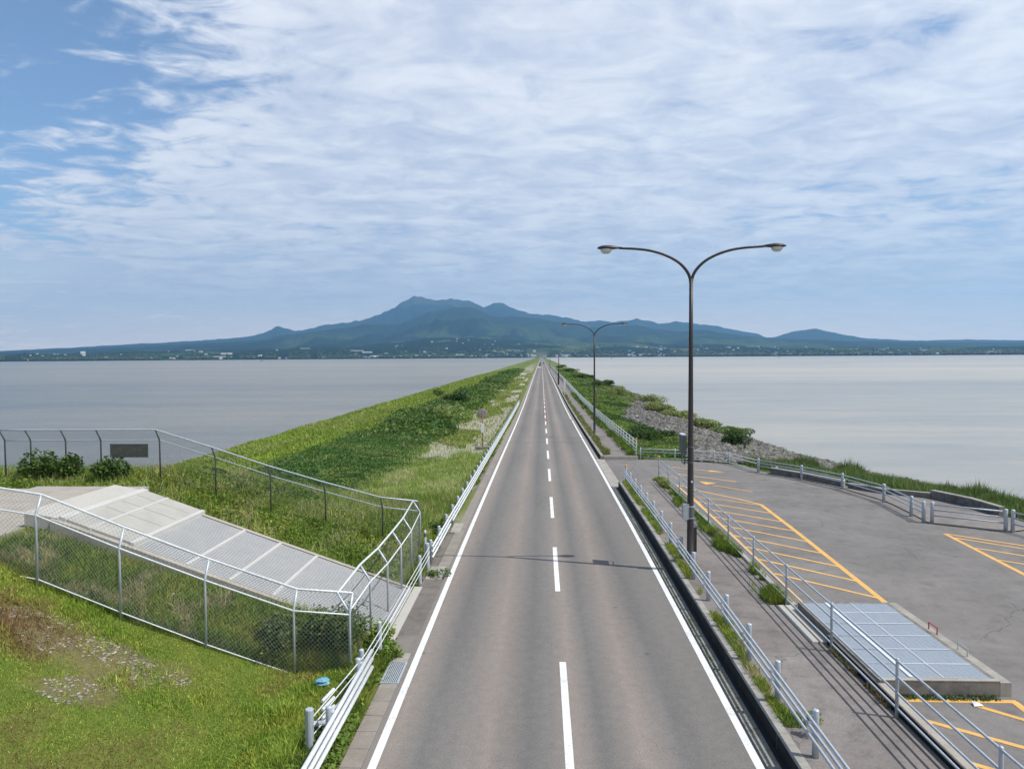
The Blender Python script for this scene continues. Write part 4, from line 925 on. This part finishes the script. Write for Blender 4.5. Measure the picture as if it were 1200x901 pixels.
# path and low wall beyond the lot railing
pin = [(13.6, 44.2), (14.9, 41.7), (15.95, 38.7), (15.9, 34.0), (15.6, 30.8), (15.4, 29.3), (17.6, 27.8)]
pout = [(13.9, 44.6), (15.35, 42.0), (16.35, 39.4), (17.6, 36.2), (18.9, 34.0), (19.15, 31.0), (19.2, 28.5)]
def dens(pl, n=4):
    o_ = []
    for a, b in zip(pl[:-1], pl[1:]):
        for i in range(n): o_.append((a[0] + (b[0] - a[0]) * i / n, a[1] + (b[1] - a[1]) * i / n))
    return o_ + [pl[-1]]
mb = MB(); mb.strip([(a, b, float(L(b)) + .045) for a, b in dens(pin)], [(a, b, float(L(b)) + .045) for a, b in dens(pout)])
mb.strip([(a, b, float(L(b)) + .045) for a, b in dens(pin)], [(a, b, float(L(b)) - .1) for a, b in dens(pin)])
tag(mb.build('path', M['walk']), kind='structure')
def lowwall(label, pts, h_, w_=.2):
    o = thing('low_wall', label, 'wall', (pts[0][0], pts[0][1], 0)); mb = MB(); A = []; B = []
    for i, q in enumerate(pts):
        d = Vector(pts[min(i + 1, len(pts) - 1)]) - Vector(pts[max(i - 1, 0)]); n_ = Vector((-d.y, d.x)).normalized() * w_; A.append(Vector(q)); B.append(Vector(q) + n_)
    z_ = [float(L(q[1])) for q in pts]; o_ = Vector((pts[0][0], pts[0][1]))
    vs = []
    for a, b, zz in zip(A, B, z_):
        a = a - o_; b = b - o_; vs += [(a.x, a.y, zz - .5), (a.x, a.y, zz + h_), (b.x, b.y, zz + h_), (b.x, b.y, zz - .5)]
    fs = []
    for i in range(len(pts) - 1):
        for k_ in range(4): fs.append((i * 4 + k_, i * 4 + (k_ + 1) % 4, (i + 1) * 4 + (k_ + 1) % 4, (i + 1) * 4 + k_))
    fs += [(0, 1, 2, 3), tuple((len(pts) - 1) * 4 + k_ for k_ in (3, 2, 1, 0))]
    mb.add(vs, fs); mb.build('wall', M['conc_dark'], o)
    mb = MB(); vs = []
    for a, b, zz in zip(A, B, z_):
        a = a - o_; b = b - o_; d = (b - a) * .08; a2 = a - d; b2 = b + d; vs += [(a2.x, a2.y, zz + h_ + .002), (a2.x, a2.y, zz + h_ + .05), (b2.x, b2.y, zz + h_ + .05), (b2.x, b2.y, zz + h_ + .002)]
    mb.add(vs, fs); mb.build('coping', M['conc'], o); return o
lowwall('first length of low dark concrete wall behind the bend of the lot railing', [(13.95, 44.3), (15.3, 41.9), (16.25, 39.4)][::-1], .34)
lowwall('second, longer stretch of low concrete wall, ending above the short closing rail', [(16.4, 39.0), (17.2, 36.6), (18.5, 35.0)][::-1], .26)
lowwall('nearest stretch of low concrete wall, in front of the tall reeds', [(18.55, 34.9), (19.0, 32.6), (19.1, 30.6)][::-1], .40)
for nm, x_, y_ in (('low lone white stub post inside the bend of the lot railing', 14.2, 44.3), ('low lone white stub post beside the first dark wall', 16.1, 39.2)):
    o = thing('stub_post', nm, 'post', (x_, y_, float(L(y_)))); mb = MB(); mb.cbox(-.06, .06, -.06, .06, -.1, .45, .015); mb.build('post', M['galv_white'], o)

# ------------------------------------------------------------------ street lamps
def lamp(x_, y_, z_, label, boxes, rz=0):
    o = thing('street_lamp', label, 'street lamp', (x_, y_, z_), rz, 'twin-arm street lamps'); H = 9.15
    mb = MB(); n_ = 20; pr = [(.15, -.02), (.15, .02), (.112, .03), (.112, 1.1)]; mb.lathe(pr + [(.108, 1.12), (.085, 4.2), (.068, 7), (.058, H)], 18); mb.build('pole', M['bronze'], o, True)
    mb = MB(); mb.lathe([(.16, -.01), (.16, .03)], 14); mb.build('base_plate', M['galv_dark'], o)
    for s_ in (-1, 1):
        pts = [(0, -.35), (s_ * .03, 0), (s_ * .16, .28), (s_ * .43, .55), (s_ * .82, .76), (s_ * 1.27, .90), (s_ * 1.71, .965), (s_ * 2.15, .99), (s_ * 2.3, 1.0)]
        # smooth
        V_ = [Vector((a, 0, H + b)) for a, b in pts]; sm = []
        for i in range(len(V_) - 1):
            p0 = V_[max(i - 1, 0)]; p1 = V_[i]; p2 = V_[i + 1]; p3 = V_[min(i + 2, len(V_) - 1)]
            for k_ in range(4):
                t = k_ / 4; sm.append(.5 * ((2 * p1) + (p2 - p0) * t + (2 * p0 - 5 * p1 + 4 * p2 - p3) * t * t + (-p0 + 3 * p1 - 3 * p2 + p3) * t ** 3))
        sm.append(V_[-1]); mb = MB(); mb.tube(sm, [.052 - .018 * i / len(sm) for i in range(len(sm))], 10); mb.build('arm', M['bronze'], o, True)
        # head: teardrop shell
        mb = MB(); prof = [(2.2, .038, .035), (2.3, .055, .05), (2.42, .10, .07), (2.56, .155, .09), (2.7, .17, .095), (2.84, .15, .085), (2.94, .09, .05), (2.985, .03, .02)]
        vs = []; nn = 14
        for (d, wy, wz) in prof:
            for k_ in range(nn):
                t = 2 * PI * k_ / nn; zz = math.sin(t) * wz; zz = zz if zz > 0 else zz * .45; vs.append((s_ * d, math.cos(t) * wy, H + 1.0 + zz + .0))
        fs = []
        for i in range(len(prof) - 1):
            for k_ in range(nn): fs.append((i * nn + k_, i * nn + (k_ + 1) % nn, (i + 1) * nn + (k_ + 1) % nn, (i + 1) * nn + k_))
        fs += [tuple(range(nn)), tuple((len(prof) - 1) * nn + k_ for k_ in range(nn))]
        mb.add(vs, fs); hd = mb.build('lamp_head', M['bronze'], o, True)
        mb = MB(); mb.lathe([(.02, -.15), (.08, -.14), (.14, -.09), (.165, -.02), (.16, .0)], 16, (0, 0, 0)); g = mb.build('lens', M['lens'], hd, True, (s_ * 2.70, 0, H + .975)); g.scale = (1.15, .9, 1)
    if boxes:
        mb = MB(); mb.box(-.25, -.06, -.10, .10, 1.42, 1.92); mb.build('control_box', M['grey_box'], o)
        for zz in (1.45, 1.62, 1.82, 3.25, 3.75):
            mb = MB(); mb.lathe([(.118 if zz < 2 else .098, zz), (.118 if zz < 2 else .098, zz + .035)], 16); mb.build('strap', M['galv' if zz in (1.45, 1.82) else 'galv_dark'], o)
        mb = MB(); mb.lathe([(.121, 1.48), (.121, 1.80)], 16); mb.build('banding', M['galv_dark'], o)
        mb = MB(); mb.box(.10, .20, -.03, .10, .35, 1.15); mb.build('side_box', M['bronze'], o)
        mb = MB(); mb.box(-.26, -.12, .05, .55, 3.52, 4.12); mb.build('bracket_sign', M['galv_dark'], o)
        mb = MB(); mb.box(-.262, -.118, .04, .56, 4.12, 4.15); mb.build('sign_cap', M['galv_white'], o)
        mb = MB()
        for a in (.06, .5): mb.tube([(-.18, a, 3.52), (-.18, a, 3.2)], .02, 6)
        mb.tube([(-.18, .05, 3.2), (-.18, .52, 3.2)], .02, 6); mb.tube([(-.05, 0, 3.75), (-.2, .1, 3.75)], .02, 6); mb.tube([(-.05, 0, 3.25), (-.2, .1, 3.25)], .02, 6); mb.build('bracket_frame', M['galv_dark'], o)
        mb = MB(); mb.lathe([(.03, -.02), (.03, .02)], 10); b_ = mb.build('photocell', M['white'], o, loc=(.02, -.115, 2.65)); b_.rotation_euler.x = PI / 2
    return o
lamp(4.79, 23.5, .29, 'nearer tall dark twin-arm street lamp standing on the footway by the parking lot', True)
lamp(4.79, 66.0, float(W(66)), 'farther dark twin-arm street lamp on the far footway', False)
for i, (y_, lab) in enumerate(((202, 'nearer of two slim dark poles far down the right edge of the road'), (410, 'farther and smaller of two slim dark poles by the distant right edge of the road'))):
    o = thing('utility_pole', lab, 'pole', (4.8, y_, float(W(y_)))); mb = MB(); mb.lathe([(.14, -.1), (.09, 8.2), (.05, 8.25)], 10); mb.build('pole', M['bronze'], o, True); mb = MB(); mb.box(-.35, .35, -.03, .03, 7.6, 7.68); mb.build('cross_arm', M['galv_dark'], o)

# round sign / mirror seen from behind
o = thing('round_sign', 'round grey sign seen from behind on a rusty pole left of the guard rail', 'sign', (-4.75, 58, -.55))
mb = MB(); mb.cbox(-.62, .5, -.35, .35, -.15, .35, .03); mb.build('concrete_base', M['conc_dark'], o)
mb = MB(); mb.tube([(0, 0, .3), (0, 0, 3.1)], .038, 8); mb.build('pole', M['rust'], o, True)
mb = MB(); mb.lathe([(.30, .03), (.375, .0), (.38, -.03), (.36, -.05)], 28); b_ = mb.build('disc', M['signback'], o, loc=(0, .02, 2.98)); b_.rotation_euler.x = PI / 2
mb = MB(); mb.cbox(-.14, .14, -.05, -.02, 1.45, 2.2, .008); b_ = mb.build('plate', M['white'], o)
mb = MB(); [mb.lathe([(.045, z_), (.045, z_ + .04)], 10) for z_ in (1.6, 2.05, 2.8)]; mb.build('clamp', M['galv_dark'], o)
# roadside marker boards
for x_, y_, w_, m_, lab in ((4.40, 139, .42, 'galv_white', 'pale upright marker board at the edge of the far footway'), (4.25, 184, .34, 'bronze', 'dark brown upright marker beyond the pale marker board')):
    o = thing('marker_board', lab, 'road marker', (x_, y_, float(W(y_)))); mb = MB(); mb.tube([(0, 0, -.1), (0, 0, 3.4)], .06, 8); mb.build('post', M['galv_white'], o); mb = MB(); mb.box(-w_ / 2, w_ / 2, -.07, -.065 + .03, 1.6 if m_ != 'bronze' else .3, 3.4); mb.build('board', M[m_], o)

# red lane delineators along the centre line
mbp = MB(); mbp.lathe([(.09, 0), (.09, .02), (.035, .04), (.03, .40), (.015, .42)], 10); dm = mbp.mesh('post', M['red_paint'])
mbp = MB(); mbp.lathe([(.037, .25), (.037, .33)], 10); dm2 = mbp.mesh('band', M['white'])
y_ = 82.0; i = 0
while y_ < 235:
    for s_ in (0,):
        o = thing('lane_delineator', 'small red lane post in the row along the centre line of the road', 'lane post', (.45 + .16 * (-1) ** i, y_, float(P(y_)) + .006), 0, 'red lane posts on the centre line')
        for nm, me in (('post', dm), ('band', dm2)): c_ = bpy.data.objects.new(nm, me); COL.objects.link(c_); c_.parent = o
    y_ += 2.5 if y_ < 130 else 4; i += 1

# cars far down the road
def car_meshes(paint):
    out = {}
    mb = MB(); prof = [(-2.1, .28), (-2.12, .62), (-2.0, .86), (-1.2, .94), (-.65, 1.38), (.95, 1.44), (1.65, .98), (2.08, .90), (2.12, .55), (2.05, .28)]
    def ext(pr, w, wt):
        vs = [(-(wt if z_ > 1.1 else w), y_, z_) for y_, z_ in pr] + [((wt if z_ > 1.1 else w), y_, z_) for y_, z_ in pr]; n_ = len(pr)
        return vs, [tuple(range(n_)), tuple(range(2 * n_ - 1, n_ - 1, -1))] + [(i + 1, i, n_ + i, n_ + i + 1) for i in range(n_ - 1)] + [(0, n_ - 1, 2 * n_ - 1, n_)]
    mb.add(*ext([(y_, z_) for y_, z_ in prof], .85, .66)); out['body'] = mb.mesh('body', paint)
    mb = MB(); mb.add([(-.6, 1.66, 1.005), (.6, 1.66, 1.005), (.56, 1.0, 1.425), (-.56, 1.0, 1.425)], [(0, 1, 2, 3)]); mb.add([(-.62, -1.16, .99), (.62, -1.16, .99), (.58, -.68, 1.375), (-.58, -.68, 1.375)], [(0, 3, 2, 1)]); out['windows'] = mb.mesh('windows', M['glass'])
    mb = MB(); mb.tube([(-.1, 0, 0), (.1, 0, 0)], .31, 14); out['wheel'] = mb.mesh('wheel', M['rubber'])
    mb = MB(); mb.box(-.14, .14, -.02, .02, -.07, .07); out['lamp'] = mb.mesh('tail_light', M['redlamp']); return out
cp = {}
for nm, cc_ in (('white', (.75, .75, .75)), ('black', (.03, .03, .035)), ('blue', (.04, .06, .10)), ('grey', (.12, .12, .13))): cp[nm] = car_meshes(simple('car_paint_' + nm, cc_, .25, 0, .03))
for x_, y_, nm, rz, lab in ((-1.15, 448, 'white', 0, 'white car driving away in the left lane, nearest of the distant cars'), (-1.2, 545, 'blue', 0, 'dark car right behind the white car, farther up the left lane'), (-1.2, 700, 'black', 0, 'black car farthest up the left lane'), (2.0, 690, 'grey', PI, 'dark grey car coming towards the camera in the right lane')):
    o = thing('car', lab, 'car', (x_, y_, float(P(y_)) + .01), rz); mm_ = cp[nm]
    for part in ('body', 'windows'): c_ = bpy.data.objects.new(part, mm_[part]); COL.objects.link(c_); c_.parent = o
    for a in (-.78, .78):
        for b in (-1.3, 1.3): c_ = bpy.data.objects.new('wheel', mm_['wheel']); COL.objects.link(c_); c_.parent = o; c_.location = (a, b, .31)
        c_ = bpy.data.objects.new('tail_light', mm_['lamp']); COL.objects.link(c_); c_.parent = o; c_.location = (a * .85, -2.11, .74)

# litter
mb = MB(); rr = np.random.default_rng(3); vs = []; fs = []
for i in range(7):
    for k_ in range(10):
        t = 2 * PI * k_ / 10; f_ = math.sin(PI * (i + .5) / 7) * rr.uniform(.6, 1.15); vs.append((.17 * f_ * math.cos(t), .13 * f_ * math.sin(t), .02 + .15 * (1 - math.cos(PI * i / 6)) / 2 + rr.uniform(-.015, .015)))
for i in range(6):
    for k_ in range(10): fs.append((i * 10 + k_, i * 10 + (k_ + 1) % 10, (i + 1) * 10 + (k_ + 1) % 10, (i + 1) * 10 + k_))
mb.add(vs, fs + [tuple(range(60, 70))])
tag(mb.build('litter_bag', M['bag'], None, False, (-4.75, 15.2, float(zt(-4.75, 15.2)) + .03)), 'crumpled blue plastic bag in the grass behind the left cable rail', 'litter')
mb = MB(); mb.add([(-.09, -.06, 0), (.08, -.07, .02), (.1, .05, .0), (-.05, .08, .05), (0, 0, .06)], [(0, 1, 4), (1, 2, 4), (2, 3, 4), (3, 0, 4)])
tag(mb.build('litter_paper', M['paper'], None, False, (8.32, 14.02, .265)), 'scrap of white paper on the asphalt in front of the grated pit', 'litter')
# fishing stakes standing in the lake
for i, (x_, y_, h_, lab) in enumerate(((-860, 2200, 7, 'dark stake group in the water far left of the road'), (790, 2450, 9, 'twin-topped stake in the right water below the round hill'), (250, 2600, 8, 'single stake in the water between the two street lamps'))):
    o = thing('water_stake', lab, 'stake', (x_, y_, WZ)); 
    for k_ in range(3): mb = MB(); mb.tube([(k_ * 2.6 - 2.6, 0, -2), (k_ * 2.6 - 2.6 + (k_ - 1) * .8, 0, h_ * (.7 + .3 * (k_ != 1)))], .38, 6); mb.build('stake', M['galv_dark'], o)

# ------------------------------------------------------------------ air
mb = MB(); mb.box(-27000, 27000, -3500, 23200, -8.0, 1900)
hz = bpy.data.materials.new('haze_air'); hz.use_nodes = True; nt = hz.node_tree; nt.nodes.clear()
ov = nt.nodes.new('ShaderNodeOutputMaterial'); pv = nt.nodes.new('ShaderNodeVolumePrincipled'); pv.inputs['Color'].default_value = (.30, .62, 1, 1); pv.inputs['Density'].default_value = 5.8e-5; pv.inputs['Anisotropy'].default_value = .25
nt.links.new(pv.outputs[0], ov.inputs['Volume'])
tag(mb.build('haze', hz), 'thin bluish haze over the lake and mountains', 'haze', kind='stuff')

# ------------------------------------------------------------------ sky, sun, camera
SD = Vector((.635, -.167, 1)).normalized(); elev = math.asin(SD.z); azs = math.atan2(SD.x, SD.y)
w = bpy.data.worlds.new('World'); sc.world = w; w.use_nodes = True; nt = w.node_tree; nt.nodes.clear()
N = nt.nodes.new; Lk = nt.links.new
sky = N('ShaderNodeTexSky'); sky.sky_type = 'NISHITA'; sky.sun_disc = False; sky.sun_elevation = elev; sky.sun_rotation = azs; sky.air_density = 1.0; sky.dust_density = .3; sky.ozone_density = 3.5
tc = N('ShaderNodeTexCoord'); sp = N('ShaderNodeSeparateXYZ'); Lk(tc.outputs['Generated'], sp.inputs[0])
def mth(op, a, b=0., c=0.):
    nd = N('ShaderNodeMath'); nd.operation = op
    for i, v_ in enumerate((a, b, c)):
        if isinstance(v_, bpy.types.NodeSocket): Lk(v_, nd.inputs[i])
        else: nd.inputs[i].default_value = v_
    return nd.outputs[0]
zc = mth('MAXIMUM', sp.outputs[2], 0.0); den = mth('ADD', zc, .09)
cx = mth('DIVIDE', sp.outputs[0], den); cy_ = mth('DIVIDE', sp.outputs[1], den)
cb = N('ShaderNodeCombineXYZ'); Lk(cx, cb.inputs[0]); Lk(cy_, cb.inputs[1])
def noi(scale, detail, rough, dist, off=(0, 0, 0), st=(1, 1, 1)):
    mp = N('ShaderNodeMapping'); mp.inputs['Location'].default_value = off; mp.inputs['Scale'].default_value = st; Lk(cb.outputs[0], mp.inputs['Vector'])
    nd = N('ShaderNodeTexNoise'); nd.inputs['Scale'].default_value = scale; nd.inputs['Detail'].default_value = detail; nd.inputs['Roughness'].default_value = rough; nd.inputs['Distortion'].default_value = dist; Lk(mp.outputs[0], nd.inputs['Vector']); return nd.outputs['Fac']
n1 = noi(.75, 3, .5, .3, (2.0, 1.3, 0), (.7, 1, 1)); n2 = noi(2.9, 8, .60, .7, (5, 2, 0), (.85, 1.05, 1)); n3 = noi(6.6, 8, .56, .9, (1, 7, 0), (.85, 1.1, 1))
# coverage falls off to the west and towards the horizon
west = mth('SUBTRACT', mth('MULTIPLY', sp.outputs[0], 1.1), mth('MULTIPLY', zc, -.35))
def mr_(v_, a, b, c=0., d=1., sm=True):
    nd = N('ShaderNodeMapRange'); nd.interpolation_type = 'SMOOTHSTEP' if sm else 'LINEAR'; nd.inputs['From Min'].default_value = a; nd.inputs['From Max'].default_value = b; nd.inputs['To Min'].default_value = c; nd.inputs['To Max'].default_value = d; Lk(v_, nd.inputs['Value']); return nd.outputs[0]
q_ = mth('SUBTRACT', sp.outputs[0], mth('MULTIPLY', mth('MAXIMUM', mth('SUBTRACT', zc, .12), 0.), .9))
wb = mr_(q_, -.86, -.42, -.13, .15)
dens_ = mth('ADD', mth('ADD', mth('MULTIPLY', n1, .26), mth('MULTIPLY', n2, .38)), mth('MULTIPLY', n3, .36)); dens_ = mth('ADD', dens_, wb)
cov = mr_(dens_, .455, .60, 0, 1)
cov = mth('MULTIPLY', cov, mr_(sp.outputs[2], .0, .16, .45, 1)); cov = mth('MULTIPLY', cov, .93)
shade = mr_(mth('ADD', mth('MULTIPLY', n2, .6), mth('MULTIPLY', n3, .4)), .35, .65, 0, 1)
mixc = N('ShaderNodeMix'); mixc.data_type = 'RGBA'; Lk(shade, mixc.inputs[0]); mixc.inputs[6].default_value = (.52, .57, .69, 1); mixc.inputs[7].default_value = (.80, .82, .86, 1)
hmix = N('ShaderNodeMix'); hmix.data_type = 'RGBA'; Lk(mr_(sp.outputs[2], .0, .15, .88, 0), hmix.inputs[0]); Lk(sky.outputs[0], hmix.inputs[6]); hmix.inputs[7].default_value = (15.0, 12.2, 9.8, 1)
b1 = N('ShaderNodeBackground'); b1.inputs['Strength'].default_value = .12; Lk(hmix.outputs[2], b1.inputs['Color'])
b2 = N('ShaderNodeBackground'); b2.inputs['Strength'].default_value = 1.0; Lk(mixc.outputs[2], b2.inputs['Color'])
ms = N('ShaderNodeMixShader'); Lk(cov, ms.inputs[0]); Lk(b1.outputs[0], ms.inputs[1]); Lk(b2.outputs[0], ms.inputs[2])
wo = N('ShaderNodeOutputWorld'); Lk(ms.outputs[0], wo.inputs['Surface'])

sun = bpy.data.lights.new('sun', 'SUN'); sun.energy = 4.2; sun.angle = R(.53); sun.color = (1, .965, .90)
so = bpy.data.objects.new('sun', sun); COL.objects.link(so); so.rotation_euler = SD.to_track_quat('Z', 'Y').to_euler(); so.location = (60, -20, 90)

cam = bpy.data.cameras.new('camera'); co = bpy.data.objects.new('camera', cam); COL.objects.link(co); sc.camera = co
cam.sensor_fit = 'HORIZONTAL'; cam.sensor_width = 36; cam.lens = 25.5; cam.clip_start = .1; cam.clip_end = 60000
pitch = math.atan(32.8 / 850); yaw = math.atan(34.7 / 850); roll = R(.38)
Fv = Vector((-math.sin(yaw) * math.cos(pitch), math.cos(yaw) * math.cos(pitch), -math.sin(pitch))); R0 = Vector((math.cos(yaw), math.sin(yaw), 0)); U0 = R0.cross(Fv)
Rv = R0 * math.cos(roll) - U0 * math.sin(roll); Uv = R0 * math.sin(roll) + U0 * math.cos(roll)
co.matrix_world = Matrix(((Rv.x, Uv.x, -Fv.x, 0), (Rv.y, Uv.y, -Fv.y, 0), (Rv.z, Uv.z, -Fv.z, 7.0), (0, 0, 0, 1)))
sc.render.resolution_x = 1024; sc.render.resolution_y = 768
sc.view_settings.view_transform = 'Standard'; sc.view_settings.look = 'None'; sc.view_settings.exposure = 0.3; sc.view_settings.gamma = 1
sc.render.engine = 'CYCLES'
try: sc.cycles.volume_max_steps = 64
except Exception: pass
